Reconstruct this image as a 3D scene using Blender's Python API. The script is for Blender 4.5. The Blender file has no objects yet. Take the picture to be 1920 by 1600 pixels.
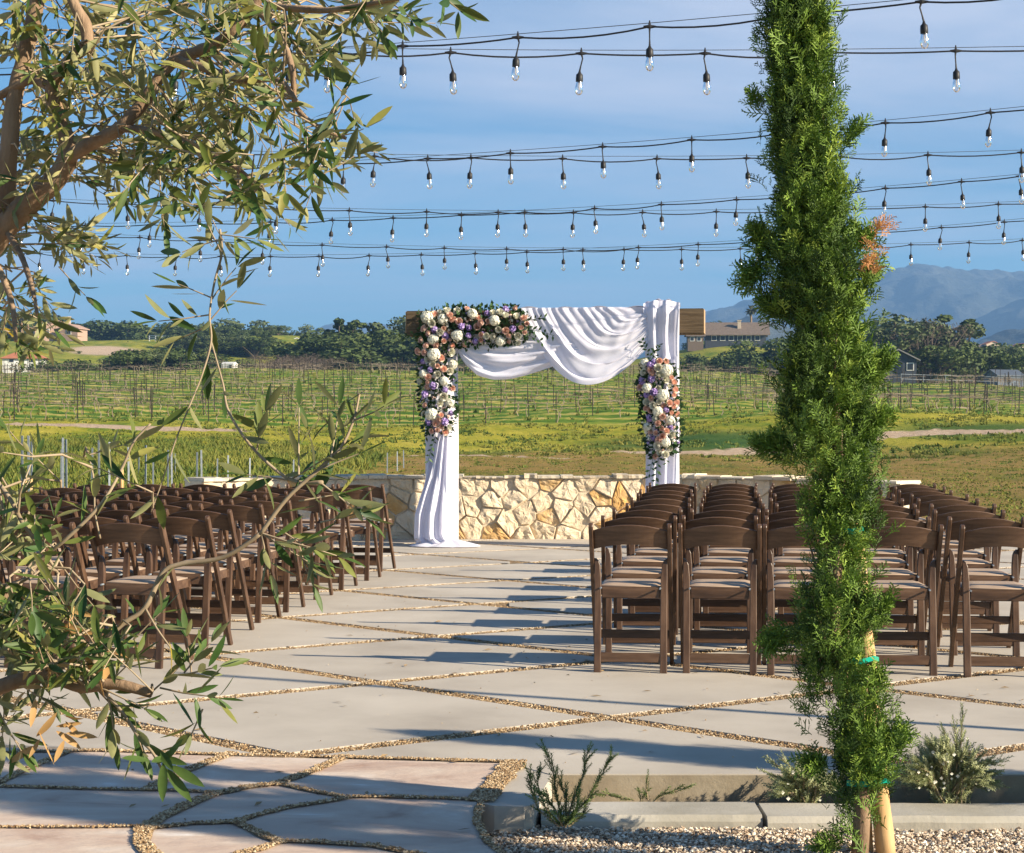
import bpy, bmesh, math, random
import numpy as np
from mathutils import Vector, Matrix, noise as mnoise

SC = bpy.context.scene
COL = SC.collection
R = math.radians
rng = np.random.default_rng(7)
random.seed(7)

# ------------------------------------------------------------------ camera
F = 3400.0; HY = 802.0; EYE = 1.28           # focal length in photo pixels, horizon row, eye height
cam_d = bpy.data.cameras.new('camera'); cam = bpy.data.objects.new('camera', cam_d); COL.objects.link(cam)
cam.location = (0, 0, EYE); cam.rotation_euler = (R(90), 0, 0)
cam_d.sensor_width = 36; cam_d.lens = F/1920*36; cam_d.clip_start = 0.05; cam_d.clip_end = 40000
cam_d.shift_y = 2/1920
SC.camera = cam

# ------------------------------------------------------------------ light
SUN_EL = 23.3
sun_from = Vector((0.908, -0.418, 0)).normalized()*math.cos(R(SUN_EL)) + Vector((0, 0, math.sin(R(SUN_EL))))
sd = bpy.data.lights.new('sun', 'SUN'); sd.energy = 5.0; sd.angle = R(0.5); sd.color = (1.0, 0.86, 0.66)
so = bpy.data.objects.new('sun', sd); COL.objects.link(so)
so.rotation_euler = sun_from.to_track_quat('Z', 'Y').to_euler(); so.location = (30, -15, 20)

w = bpy.data.worlds.new('World'); SC.world = w; w.use_nodes = True
nt = w.node_tree; nt.nodes.clear()
def N(nt, t, **k):
    n = nt.nodes.new(t)
    for a, b in k.items(): setattr(n, a, b)
    return n
out = N(nt, 'ShaderNodeOutputWorld'); bg = N(nt, 'ShaderNodeBackground')
sky = N(nt, 'ShaderNodeTexSky', sky_type='NISHITA')
sky.sun_disc = False; sky.sun_elevation = R(SUN_EL)
sky.sun_rotation = math.atan2(sun_from.x, sun_from.y)
sky.altitude = 300; sky.air_density = 1.0; sky.dust_density = 0.15; sky.ozone_density = 1.3
tc = N(nt, 'ShaderNodeTexCoord'); sep = N(nt, 'ShaderNodeSeparateXYZ')
nt.links.new(tc.outputs['Generated'], sep.inputs[0])
def mth(nt, op, a, b=None, clamp=False):
    m = N(nt, 'ShaderNodeMath', operation=op, use_clamp=clamp)
    for i, v in enumerate((a, b)):
        if v is None: continue
        if isinstance(v, (int, float)): m.inputs[i].default_value = v
        else: nt.links.new(v, m.inputs[i])
    return m.outputs[0]
zz = mth(nt, 'MAXIMUM', sep.outputs[2], 0.0)
den = mth(nt, 'ADD', zz, 0.10)
cx = mth(nt, 'DIVIDE', sep.outputs[0], den); cy = mth(nt, 'DIVIDE', sep.outputs[1], den)
comb = N(nt, 'ShaderNodeCombineXYZ'); nt.links.new(cx, comb.inputs[0]); nt.links.new(cy, comb.inputs[1])
mp = N(nt, 'ShaderNodeMapping'); mp.inputs['Scale'].default_value = (0.55, 0.75, 1); mp.inputs['Rotation'].default_value = (0, 0, R(14)); mp.inputs['Location'].default_value = (1.1, 4.55, 0)
nt.links.new(comb.outputs[0], mp.inputs[0])
n1 = N(nt, 'ShaderNodeTexNoise'); n1.inputs['Scale'].default_value = 0.85; n1.inputs['Detail'].default_value = 9; n1.inputs['Roughness'].default_value = 0.56; n1.inputs['Distortion'].default_value = 0.6
nt.links.new(mp.outputs[0], n1.inputs['Vector'])
cr = N(nt, 'ShaderNodeValToRGB'); cr.color_ramp.elements[0].position = 0.45; cr.color_ramp.elements[1].position = 0.70
cr.color_ramp.elements[0].color = (0, 0, 0, 1); cr.color_ramp.elements[1].color = (1, 1, 1, 1)
bank = mth(nt, 'MULTIPLY', mth(nt, 'SUBTRACT', 1.0, mth(nt, 'DIVIDE', mth(nt, 'ABSOLUTE', mth(nt, 'SUBTRACT', sep.outputs[2], 0.19)), 0.13), True), 0.13)
nt.links.new(mth(nt, 'SUBTRACT', mth(nt, 'ADD', n1.outputs[0], bank), 0.05), cr.inputs[0])
cm = mth(nt, 'MULTIPLY', cr.outputs[0], 0.85, True)
lowf = mth(nt, 'MULTIPLY', sep.outputs[2], 12.0, True)
cm = mth(nt, 'MULTIPLY', cm, lowf)
mix = N(nt, 'ShaderNodeMix', data_type='RGBA'); nt.links.new(cm, mix.inputs[0])
skt = N(nt, 'ShaderNodeMix', data_type='RGBA', blend_type='MULTIPLY'); skt.inputs[0].default_value = 1.0; skt.inputs[7].default_value = (0.50, 0.88, 1.16, 1)
nt.links.new(sky.outputs[0], skt.inputs[6]); nt.links.new(skt.outputs[2], mix.inputs[6]); mix.inputs[7].default_value = (6.2, 6.6, 7.9, 1)
nt.links.new(mix.outputs[2], bg.inputs[0]); bg.inputs[1].default_value = 0.05
nt.links.new(bg.outputs[0], out.inputs[0])

SC.view_settings.view_transform = 'Standard'; SC.view_settings.look = 'None'
SC.view_settings.exposure = 1.24; SC.view_settings.gamma = 1.0
SC.render.engine = 'CYCLES'
SC.cycles.max_bounces = 6; SC.cycles.transparent_max_bounces = 12; SC.cycles.volume_bounces = 0
SC.cycles.use_denoising = True

# ------------------------------------------------------------------ helpers
def P(px, py, d): return Vector(((px-960)/F*d, d, EYE-(py-HY)/F*d))
def G(px, py, z=0.0):
    d = (EYE-z)*F/(py-HY); return Vector(((px-960)/F*d, d, z))

def tag(o, label=None, cat=None, group=None, kind=None):
    if label: o['label'] = label
    if cat: o['category'] = cat
    if group: o['group'] = group
    if kind: o['kind'] = kind
    return o
def empty(name, loc=(0, 0, 0), rz=0.0):
    o = bpy.data.objects.new(name, None); o.empty_display_size = 0.2; COL.objects.link(o)
    o.location = loc; o.rotation_euler = (0, 0, rz); return o

class MB:
    """collects vertices, faces, material index and one tint value per vertex"""
    def __init__(s): s.v = []; s.f = []; s.t = []; s.m = []; s.n = 0; s.big = []
    def add(s, vs, fs, tint=0.5, m=0):
        b = s.n; s.v.extend([tuple(p) for p in vs]); s.n += len(vs)
        s.f.extend([tuple(i+b for i in f) for f in fs]); s.m.extend([m]*len(fs))
        s.t.extend(tint if isinstance(tint, (list, np.ndarray)) else [tint]*len(vs)); return b
    def box(s, c, d, rot=None, tint=0.5, m=0, bev=0.0):
        hx, hy, hz = d[0]/2, d[1]/2, d[2]/2
        if bev > 0:
            b = bmesh.new(); bmesh.ops.create_cube(b, size=1)
            for v in b.verts: v.co = Vector((v.co.x*d[0], v.co.y*d[1], v.co.z*d[2]))
            bmesh.ops.bevel(b, geom=list(b.edges), offset=bev, segments=2, affect='EDGES')
            b.verts.ensure_lookup_table()
            vs = [v.co.copy() for v in b.verts]; fs = [tuple(v.index for v in f.verts) for f in b.faces]; b.free()
        else:
            vs = [Vector((x*hx, y*hy, z*hz)) for x in (-1, 1) for y in (-1, 1) for z in (-1, 1)]
            fs = [(0, 1, 3, 2), (4, 6, 7, 5), (0, 4, 5, 1), (2, 3, 7, 6), (0, 2, 6, 4), (1, 5, 7, 3)]
        if rot is not None: vs = [rot @ v for v in vs]
        c = Vector(c); s.add([v+c for v in vs], fs, tint, m)
    def beam(s, a, b, wx, wy, tint=0.5, m=0, up=(0, 1, 0), bev=0.0):
        a = Vector(a); b = Vector(b); z = (b-a); L = z.length; z.normalize()
        x = Vector(up).cross(z)
        if x.length < 1e-4: x = Vector((1, 0, 0)).cross(z)
        x.normalize(); y = z.cross(x)
        rot = Matrix((x, y, z)).transposed()
        s.box((a+b)/2, (wx, wy, L), rot, tint, m, bev)
    def tube(s, pts, rad, k=8, tint=0.5, m=0, cap=True):
        pts = [Vector(p) for p in pts]; n = len(pts)
        if not isinstance(rad, (list, tuple)): rad = [rad]*n
        vs = []; fs = []; prev = None
        for i, p in enumerate(pts):
            t = (pts[min(i+1, n-1)]-pts[max(i-1, 0)])
            if t.length < 1e-9: t = Vector((0, 0, 1))
            t.normalize()
            if prev is None:
                x = t.cross(Vector((0.3, 0.2, 1)));
                if x.length < 1e-3: x = t.cross(Vector((1, 0, 0)))
            else: x = prev - t*prev.dot(t)
            x.normalize(); prev = x; y = t.cross(x)
            for j in range(k):
                a = 2*math.pi*j/k; vs.append(p+(x*math.cos(a)+y*math.sin(a))*rad[i])
        for i in range(n-1):
            for j in range(k):
                fs.append((i*k+j, i*k+(j+1) % k, (i+1)*k+(j+1) % k, (i+1)*k+j))
        if cap: fs.append(tuple(range(k-1, -1, -1))); fs.append(tuple((n-1)*k+j for j in range(k)))
        s.add(vs, fs, tint, m)
    def lathe(s, prof, c=(0, 0, 0), k=12, tint=0.5, m=0):
        c = Vector(c); vs = []; fs = []
        for r, z in prof:
            for j in range(k):
                a = 2*math.pi*j/k; vs.append(c+Vector((r*math.cos(a), r*math.sin(a), z)))
        for i in range(len(prof)-1):
            for j in range(k): fs.append((i*k+j, i*k+(j+1) % k, (i+1)*k+(j+1) % k, (i+1)*k+j))
        s.add(vs, fs, tint, m)
    def prism(s, poly, y0, y1, tint=0.5, m=0):
        """poly in xz, extruded along y"""
        n = len(poly); vs = [Vector((x, y0, z)) for x, z in poly]+[Vector((x, y1, z)) for x, z in poly]
        fs = [tuple(range(n)), tuple(range(2*n-1, n-1, -1))]+[(i, i+n, (i+1) % n+n, (i+1) % n) for i in range(n)]
        s.add(vs, fs, tint, m)
    def slab(s, poly, z0, z1, tint=0.5, m=0):
        n = len(poly); vs = [Vector((x, y, z0)) for x, y in poly]+[Vector((x, y, z1)) for x, y in poly]
        fs = [tuple(range(n-1, -1, -1)), tuple(range(n, 2*n))]+[(i, (i+1) % n, (i+1) % n+n, i+n) for i in range(n)]
        s.add(vs, fs, tint, m)
    def bulk(s, V, Fq, T, m=0):
        """numpy: V (n,3), Fq (k,3|4), T (n,)"""
        s.big.append((V, Fq, T, m))
    def build(s, name, mats, parent=None, smooth=False):
        me = bpy.data.meshes.new(name)
        V = [np.array(s.v, dtype=np.float32).reshape(-1, 3)]; T = [np.array(s.t, dtype=np.float32)]
        loops = [np.array([i for f in s.f for i in f], dtype=np.int32)]; sizes = [np.array([len(f) for f in s.f], dtype=np.int32)]
        mi = [np.array(s.m, dtype=np.int32)]; base = s.n
        for v, f, t, m in s.big:
            V.append(v.astype(np.float32)); T.append(np.asarray(t, dtype=np.float32))
            loops.append((f+base).astype(np.int32).ravel()); sizes.append(np.full(len(f), f.shape[1], np.int32))
            mi.append(np.full(len(f), m, np.int32)); base += len(v)
        V = np.concatenate(V); T = np.concatenate(T); loops = np.concatenate(loops); sizes = np.concatenate(sizes); mi = np.concatenate(mi)
        me.vertices.add(len(V)); me.vertices.foreach_set('co', V.ravel())
        me.loops.add(len(loops)); me.loops.foreach_set('vertex_index', loops)
        me.polygons.add(len(sizes)); st = np.concatenate([[0], np.cumsum(sizes)[:-1]]).astype(np.int32)
        me.polygons.foreach_set('loop_start', st); me.polygons.foreach_set('loop_total', sizes)
        me.polygons.foreach_set('material_index', mi)
        me.polygons.foreach_set('use_smooth', np.full(len(sizes), bool(smooth)))
        a = me.attributes.new('tint', 'FLOAT', 'POINT'); a.data.foreach_set('value', T)
        for mm in (mats if isinstance(mats, (list, tuple)) else [mats]): me.materials.append(mm)
        me.update(calc_edges=True); me.validate()
        o = bpy.data.objects.new(name, me); COL.objects.link(o)
        if parent is not None: o.parent = parent
        return o

def copy_tree(o, parent=None):
    c = o.copy(); COL.objects.link(c); c.parent = parent
    for ch in list(o.children): copy_tree(ch, c)
    return c

ORD = ['nearest', 'second', 'third', 'fourth', 'fifth', 'sixth', 'seventh', 'eighth', 'ninth', 'tenth']
def ordn(i):
    """i from 1"""
    base = {1: 'first', 2: 'second', 3: 'third', 4: 'fourth', 5: 'fifth', 6: 'sixth', 7: 'seventh', 8: 'eighth', 9: 'ninth', 10: 'tenth', 11: 'eleventh', 12: 'twelfth'}
    if i in base: return base[i]
    s = {1: 'st', 2: 'nd', 3: 'rd'}.get(i % 10 if i % 100 not in (11, 12, 13) else 0, 'th'); return f'{i}{s}'

def mat(name, ramp, rough=0.7, scale=5.0, detail=6.0, src='noise', coord='Object', stretch=(1, 1, 1), bump=0.0, bscale=None,
        tint=0.0, spec=0.3, transl=0.0, sheen=0.0, distort=0.0, metal=0.0, var=0.0, bdist=0.01):
    """procedural material: noise -> colour ramp; optional per-vertex tint, bump and translucency"""
    m = bpy.data.materials.new(name); m.use_nodes = True; nt = m.node_tree; nt.nodes.clear()
    o = N(nt, 'ShaderNodeOutputMaterial'); b = N(nt, 'ShaderNodeBsdfPrincipled')
    b.inputs['Roughness'].default_value = rough; b.inputs['Specular IOR Level'].default_value = spec; b.inputs['Metallic'].default_value = metal
    tc = N(nt, 'ShaderNodeTexCoord'); mp = N(nt, 'ShaderNodeMapping'); mp.inputs['Scale'].default_value = stretch
    nt.links.new(tc.outputs[coord], mp.inputs[0])
    n = N(nt, 'ShaderNodeTexNoise'); n.inputs['Scale'].default_value = scale; n.inputs['Detail'].default_value = detail; n.inputs['Roughness'].default_value = 0.6
    n.inputs['Distortion'].default_value = distort
    nt.links.new(mp.outputs[0], n.inputs['Vector'])
    fac = n.outputs[0]
    fac = mth(nt, 'ADD', mth(nt, 'MULTIPLY', mth(nt, 'SUBTRACT', fac, 0.5), 2.2*(1-tint)), 0.5)
    if tint > 0:
        a = N(nt, 'ShaderNodeAttribute', attribute_name='tint')
        fac = mth(nt, 'ADD', fac, mth(nt, 'MULTIPLY', mth(nt, 'SUBTRACT', a.outputs['Fac'], 0.5), tint))
    if var > 0:
        oi = N(nt, 'ShaderNodeObjectInfo')
        fac = mth(nt, 'ADD', fac, mth(nt, 'MULTIPLY', mth(nt, 'SUBTRACT', oi.outputs['Random'], 0.5), var))
    cr = N(nt, 'ShaderNodeValToRGB'); els = cr.color_ramp.elements
    k = len(ramp)
    for i, c in enumerate(ramp):
        pos, col = (c if len(c) == 2 else (i/(k-1) if k > 1 else 0, c))
        if i < 2: e = els[i]; e.position = pos
        else: e = els.new(pos)
        e.color = (*col, 1)
    if k == 1: els[1].color = (*ramp[0], 1)
    nt.links.new(fac, cr.inputs[0]); nt.links.new(cr.outputs[0], b.inputs['Base Color'])
    if sheen: b.inputs['Sheen Weight'].default_value = sheen
    if bump > 0:
        bn = N(nt, 'ShaderNodeBump'); bn.inputs['Strength'].default_value = bump; bn.inputs['Distance'].default_value = bdist
        if bscale:
            n2 = N(nt, 'ShaderNodeTexNoise'); n2.inputs['Scale'].default_value = bscale; n2.inputs['Detail'].default_value = 8; n2.inputs['Roughness'].default_value = 0.65
            nt.links.new(mp.outputs[0], n2.inputs['Vector']); nt.links.new(n2.outputs[0], bn.inputs['Height'])
        else: nt.links.new(n.outputs[0], bn.inputs['Height'])
        nt.links.new(bn.outputs[0], b.inputs['Normal'])
    if transl > 0:
        t = N(nt, 'ShaderNodeBsdfTranslucent'); mx = N(nt, 'ShaderNodeMixShader'); mx.inputs[0].default_value = transl
        nt.links.new(cr.outputs[0], t.inputs[0]); nt.links.new(b.outputs[0], mx.inputs[1]); nt.links.new(t.outputs[0], mx.inputs[2])
        nt.links.new(mx.outputs[0], o.inputs[0])
    else: nt.links.new(b.outputs[0], o.inputs[0])
    return m

M = {}
M['concrete'] = mat('concrete', [(0.33, 0.29, 0.24), (0.45, 0.405, 0.34), (0.54, 0.49, 0.415)], 0.85, 1.1, 14, bump=0.25, bscale=90, tint=0.12, bdist=0.003)
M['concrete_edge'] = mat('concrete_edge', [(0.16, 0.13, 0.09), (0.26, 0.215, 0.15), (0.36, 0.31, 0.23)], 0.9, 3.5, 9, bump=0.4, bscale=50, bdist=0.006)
M['kerb'] = mat('kerb', [(0.26, 0.24, 0.19), (0.40, 0.375, 0.32), (0.48, 0.455, 0.40)], 0.88, 2.2, 10, bump=0.4, bscale=60, bdist=0.005)
M['flagstone'] = mat('flagstone', [(0, (0.38, 0.26, 0.20)), (0.35, (0.52, 0.40, 0.32)), (0.6, (0.57, 0.46, 0.37)), (0.82, (0.62, 0.53, 0.45)), (0.98, (0.80, 0.75, 0.70))], 0.85, 1.5, 12, stretch=(1, 1.9, 1), bump=0.5, bscale=10, distort=1.4, bdist=0.012)
M['joint'] = mat('joint', [(0.13, 0.085, 0.045), (0.30, 0.20, 0.11), (0.44, 0.33, 0.20)], 0.9, 90, 3, bump=1.0, bscale=120, bdist=0.01)
M['pebble'] = mat('pebble', [(0.13, 0.075, 0.035), (0.30, 0.19, 0.095), (0.47, 0.34, 0.19), (0.62, 0.52, 0.36)], 0.6, 8, 3, tint=0.9)
M['gravel'] = mat('gravel', [(0.17, 0.12, 0.08), (0.44, 0.33, 0.23), (0.66, 0.55, 0.42), (0.82, 0.75, 0.63)], 0.65, 8, 3, tint=0.95)
M['gravel_base'] = mat('gravel_base', [(0.10, 0.08, 0.06), (0.3, 0.25, 0.19)], 0.9, 60, 3, bump=1, bscale=80, bdist=0.012)
M['stone'] = mat('stone', [(0.0, (0.50, 0.39, 0.27)), (0.3, (0.68, 0.57, 0.42)), (0.5, (0.64, 0.52, 0.36)), (0.68, (0.58, 0.38, 0.17)), (0.9, (0.60, 0.31, 0.07))], 0.85, 5.5, 9, tint=0.72, bump=0.9, bscale=14, bdist=0.03)
M['mortar'] = mat('mortar', [(0.56, 0.47, 0.34), (0.68, 0.59, 0.45)], 0.9, 20, 6, bump=0.5, bscale=40)
M['cap'] = mat('cap', [(0.42, 0.34, 0.24), (0.58, 0.50, 0.38), (0.66, 0.60, 0.48)], 0.85, 6, 8, tint=0.5, bump=0.8, bscale=16, bdist=0.02)
M['chair'] = mat('chair_wood', [(0.042, 0.022, 0.013), (0.080, 0.043, 0.025), (0.135, 0.078, 0.047)], 0.42, 9, 8, stretch=(3, 3, 0.5), bump=0.15, var=0.35, spec=0.4)
M['chair_h'] = mat('chair_wood_across', [(0.042, 0.022, 0.013), (0.080, 0.043, 0.025), (0.135, 0.078, 0.047)], 0.42, 9, 8, stretch=(0.5, 3, 4), bump=0.15, var=0.35, spec=0.4)
M['pad'] = mat('seat_vinyl', [(0.36, 0.26, 0.18), (0.47, 0.35, 0.25)], 0.5, 6, 4, var=0.3)
M['steel'] = mat('galvanised', [(0.20, 0.23, 0.26), (0.33, 0.37, 0.41)], 0.55, 20, 4, metal=0.3)
M['beam'] = mat('arch_timber', [(0.055, 0.036, 0.020), (0.115, 0.080, 0.045), (0.175, 0.125, 0.075)], 0.8, 5, 10, stretch=(0.6, 4, 9), bump=0.5, bscale=8)
M['beam_end'] = mat('arch_endgrain', [(0.42, 0.27, 0.14), (0.6, 0.42, 0.25)], 0.8, 12, 6)
M['cloth'] = mat('chiffon', [(0.76, 0.76, 0.87), (0.82, 0.82, 0.92)], 0.75, 60, 3, transl=0.28, sheen=0.2, bump=0.06)
M['bark'] = mat('bark', [(0.13, 0.08, 0.05), (0.26, 0.175, 0.11), (0.40, 0.29, 0.19)], 0.9, 22, 8, stretch=(1, 1, 0.35), bump=0.9, bscale=30, bdist=0.01, tint=0.3)
M['twig'] = mat('twig', [(0.15, 0.11, 0.065), (0.28, 0.215, 0.14), (0.44, 0.36, 0.25)], 0.8, 30, 4, tint=0.5)
M['stake'] = mat('lodge_pole', [(0.42, 0.25, 0.10), (0.56, 0.36, 0.17), (0.66, 0.46, 0.25)], 0.75, 9, 8, stretch=(2, 2, 0.4), bump=0.3)
M['tape'] = mat('tie_tape', [(0.0, 0.30, 0.20), (0.01, 0.48, 0.34)], 0.35, 30, 3, transl=0.2)
M['black'] = mat('black_rubber', [(0.012, 0.013, 0.015), (0.03, 0.03, 0.034)], 0.5, 30, 3)
M['wire'] = mat('steel_wire', [(0.04, 0.045, 0.05), (0.08, 0.085, 0.09)], 0.45, 30, 3)
M['cypress'] = mat('cypress_leaf', [(0.012, 0.034, 0.010), (0.062, 0.115, 0.020), (0.155, 0.26, 0.034), (0.36, 0.45, 0.07)], 0.6, 6, 4, tint=0.8, transl=0.07)  # leaf colours, with the range widened to deepen shade and brighten lit sprays
M['drycypress'] = mat('dry_cypress', [(0.45, 0.20, 0.07), (0.62, 0.33, 0.14)], 0.7, 6, 4, tint=0.5, transl=0.2)
M['rosemary'] = mat('rosemary_leaf', [(0.06, 0.10, 0.03), (0.15, 0.21, 0.06), (0.30, 0.36, 0.13)], 0.6, 9, 4, tint=0.8, transl=0.2)
M['westringia'] = mat('grey_shrub_leaf', [(0.15, 0.18, 0.08), (0.32, 0.35, 0.17), (0.56, 0.56, 0.34)], 0.6, 9, 4, tint=0.8, transl=0.2)
M['white_petal'] = mat('white_petal', [(0.70, 0.69, 0.54), (0.86, 0.83, 0.73)], 0.6, 20, 3, tint=0.5, transl=0.15)
M['peach'] = mat('peach_petal', [(0.76, 0.42, 0.31), (0.86, 0.58, 0.46), (0.92, 0.76, 0.65)], 0.6, 15, 3, tint=0.7, transl=0.15)
M['violet'] = mat('violet_petal', [(0.24, 0.15, 0.42), (0.42, 0.30, 0.60), (0.62, 0.52, 0.76)], 0.6, 15, 3, tint=0.7, transl=0.15)
M['leaf'] = mat('garland_leaf', [(0.012, 0.035, 0.012), (0.03, 0.075, 0.02), (0.08, 0.15, 0.05)], 0.5, 9, 3, tint=0.8, transl=0.15)
M['oak'] = mat('oak_leaf', [(0.025, 0.045, 0.013), (0.065, 0.095, 0.024), (0.13, 0.165, 0.045)], 0.8, 0.5, 4, tint=0.8, var=0.35, transl=0.1)
M['gum'] = mat('eucalyptus_leaf', [(0.05, 0.07, 0.028), (0.10, 0.13, 0.05), (0.18, 0.21, 0.09)], 0.8, 0.5, 4, tint=0.8, var=0.3, transl=0.1)
M['bare'] = mat('bare_twigs', [(0.09, 0.065, 0.055), (0.15, 0.115, 0.09), (0.21, 0.17, 0.13)], 0.9, 0.5, 4, tint=0.8)
M['vine'] = mat('vine_wood', [(0.13, 0.095, 0.065), (0.25, 0.19, 0.135), (0.38, 0.31, 0.235)], 0.9, 3, 3, tint=0.5, var=0.5)
M['vpost'] = mat('rusty_post', [(0.022, 0.018, 0.015), (0.05, 0.04, 0.032)], 0.8, 3, 3)
M['weed'] = mat('weed_leaf', [(0.032, 0.072, 0.012), (0.080, 0.125, 0.020), (0.20, 0.20, 0.035), (0.34, 0.28, 0.065)], 0.8, 0.09, 5, coord='Object', tint=0.55, transl=0.2)
M['palm'] = mat('palm_frond', [(0.05, 0.06, 0.025), (0.11, 0.11, 0.05)], 0.8, 3, 3, tint=0.5)

M['olive_dry_'] = mat('fallen_leaf', [(0.16, 0.10, 0.05), (0.34, 0.24, 0.12)], 0.7, 20, 3, tint=0.6)
def leaf_mat():
    m = bpy.data.materials.new('olive_leaf'); m.use_nodes = True; nt = m.node_tree; nt.nodes.clear()
    o = N(nt, 'ShaderNodeOutputMaterial'); b = N(nt, 'ShaderNodeBsdfPrincipled'); b.inputs['Roughness'].default_value = 0.52; b.inputs['Specular IOR Level'].default_value = 0.35
    a = N(nt, 'ShaderNodeAttribute', attribute_name='tint'); g = N(nt, 'ShaderNodeNewGeometry')
    r1 = N(nt, 'ShaderNodeValToRGB'); r2 = N(nt, 'ShaderNodeValToRGB')
    def ramp(r, cs):
        for i, (p, c) in enumerate(cs):
            e = r.color_ramp.elements[i] if i < 2 else r.color_ramp.elements.new(p)
            e.position = p; e.color = (*c, 1)
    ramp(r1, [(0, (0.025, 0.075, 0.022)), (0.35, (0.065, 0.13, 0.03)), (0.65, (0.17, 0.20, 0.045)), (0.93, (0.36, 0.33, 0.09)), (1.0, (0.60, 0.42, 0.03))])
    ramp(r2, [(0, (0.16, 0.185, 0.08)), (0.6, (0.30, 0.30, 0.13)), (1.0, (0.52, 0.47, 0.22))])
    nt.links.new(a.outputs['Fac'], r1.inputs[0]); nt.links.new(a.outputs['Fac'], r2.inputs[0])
    mx = N(nt, 'ShaderNodeMix', data_type='RGBA'); nt.links.new(g.outputs['Backfacing'], mx.inputs[0])
    nt.links.new(r1.outputs[0], mx.inputs[6]); nt.links.new(r2.outputs[0], mx.inputs[7])
    n = N(nt, 'ShaderNodeTexNoise'); n.inputs['Scale'].default_value = 60; tc = N(nt, 'ShaderNodeTexCoord'); nt.links.new(tc.outputs['Object'], n.inputs['Vector'])
    mx2 = N(nt, 'ShaderNodeMix', data_type='RGBA', blend_type='MULTIPLY'); mx2.inputs[0].default_value = 0.6
    cr = N(nt, 'ShaderNodeValToRGB'); cr.color_ramp.elements[0].color = (0.6, 0.6, 0.55, 1); cr.color_ramp.elements[0].position = 0.3; cr.color_ramp.elements[1].position = 0.7
    nt.links.new(n.outputs[0], cr.inputs[0]); nt.links.new(mx.outputs[2], mx2.inputs[6]); nt.links.new(cr.outputs[0], mx2.inputs[7])
    nt.links.new(mx2.outputs[2], b.inputs['Base Color'])
    t = N(nt, 'ShaderNodeBsdfTranslucent'); nt.links.new(mx2.outputs[2], t.inputs[0])
    ms = N(nt, 'ShaderNodeMixShader'); ms.inputs[0].default_value = 0.30
    nt.links.new(b.outputs[0], ms.inputs[1]); nt.links.new(t.outputs[0], ms.inputs[2]); nt.links.new(ms.outputs[0], o.inputs[0])
    return m
M['olive'] = leaf_mat()
M['olive_dry'] = mat('dry_olive_leaf', [(0.35, 0.19, 0.07), (0.55, 0.36, 0.15)], 0.6, 20, 3, tint=0.5, transl=0.2)

def glass_mat():
    m = bpy.data.materials.new('bulb_glass'); m.use_nodes = True; nt = m.node_tree; nt.nodes.clear()
    o = N(nt, 'ShaderNodeOutputMaterial'); tr = N(nt, 'ShaderNodeBsdfTransparent'); tr.inputs[0].default_value = (0.93, 0.94, 0.95, 1)
    gl = N(nt, 'ShaderNodeBsdfGlossy'); gl.inputs['Color'].default_value = (0.95, 0.95, 0.95, 1); gl.inputs['Roughness'].default_value = 0.08
    fr = N(nt, 'ShaderNodeFresnel'); fr.inputs[0].default_value = 1.5
    f2 = mth(nt, 'ADD', mth(nt, 'MULTIPLY', fr.outputs[0], 1.3), 0.06, True)
    mx = N(nt, 'ShaderNodeMixShader'); nt.links.new(f2, mx.inputs[0]); nt.links.new(tr.outputs[0], mx.inputs[1]); nt.links.new(gl.outputs[0], mx.inputs[2])
    nt.links.new(mx.outputs[0], o.inputs[0]); return m
M['glass'] = glass_mat()
def plain(name, c, rough=0.8, c2=None, sc=2.0):
    c2 = c2 or tuple(x*0.8 for x in c); return mat(name, [c2, c], rough, sc, 5)

# ------------------------------------------------------------------ terrain
TD = [0, 22, 30, 45, 60, 72, 85, 95, 105, 122, 150, 180, 230, 300, 400, 500, 600, 1000, 1500, 9000]
TZ = [0, -0.05, -0.15, -0.1, -0.05, 0.12, 0.5, 1.0, 1.5, 2.45, 4.1, 5.8, 8.5, 8.8, 12.2, 15.8, 17.5, 22, 24, 30]
HILLS = [(-118, 470, 9.0, 42, 55), (-62, 520, 8.0, 22, 40), (54, 430, 7.2, 24, 36), (-30, 560, 2, 30, 40), (66, 248, -2.3, 24, 42), (6, 185, 0.8, 14, 20), (30, 165, -0.9, 12, 22)]
def hz_np(x, y):
    z = np.interp(y, TD, TZ)
    for hx, hy, h, sx, sy in HILLS: z = z+h*np.exp(-((x-hx)/sx)**2/2-((y-hy)/sy)**2/2)
    k = np.clip((y-48)/25, 0, 1)
    z = z+k*(0.22*np.sin(x*0.11+y*0.05)+0.12*np.sin(x*0.31-y*0.17+1))
    # left embankment and low gully where the new planting is
    z = z - 0.35*np.exp(-((x+9)/7)**2)*np.exp(-((y-38)/9)**2)
    z = z + 0.9*np.exp(-((x-23)/14)**2)*np.exp(-((y-100)/14)**2)*0.6
    return z
def hz(x, y): return float(hz_np(np.array([x]), np.array([y]))[0])

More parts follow.
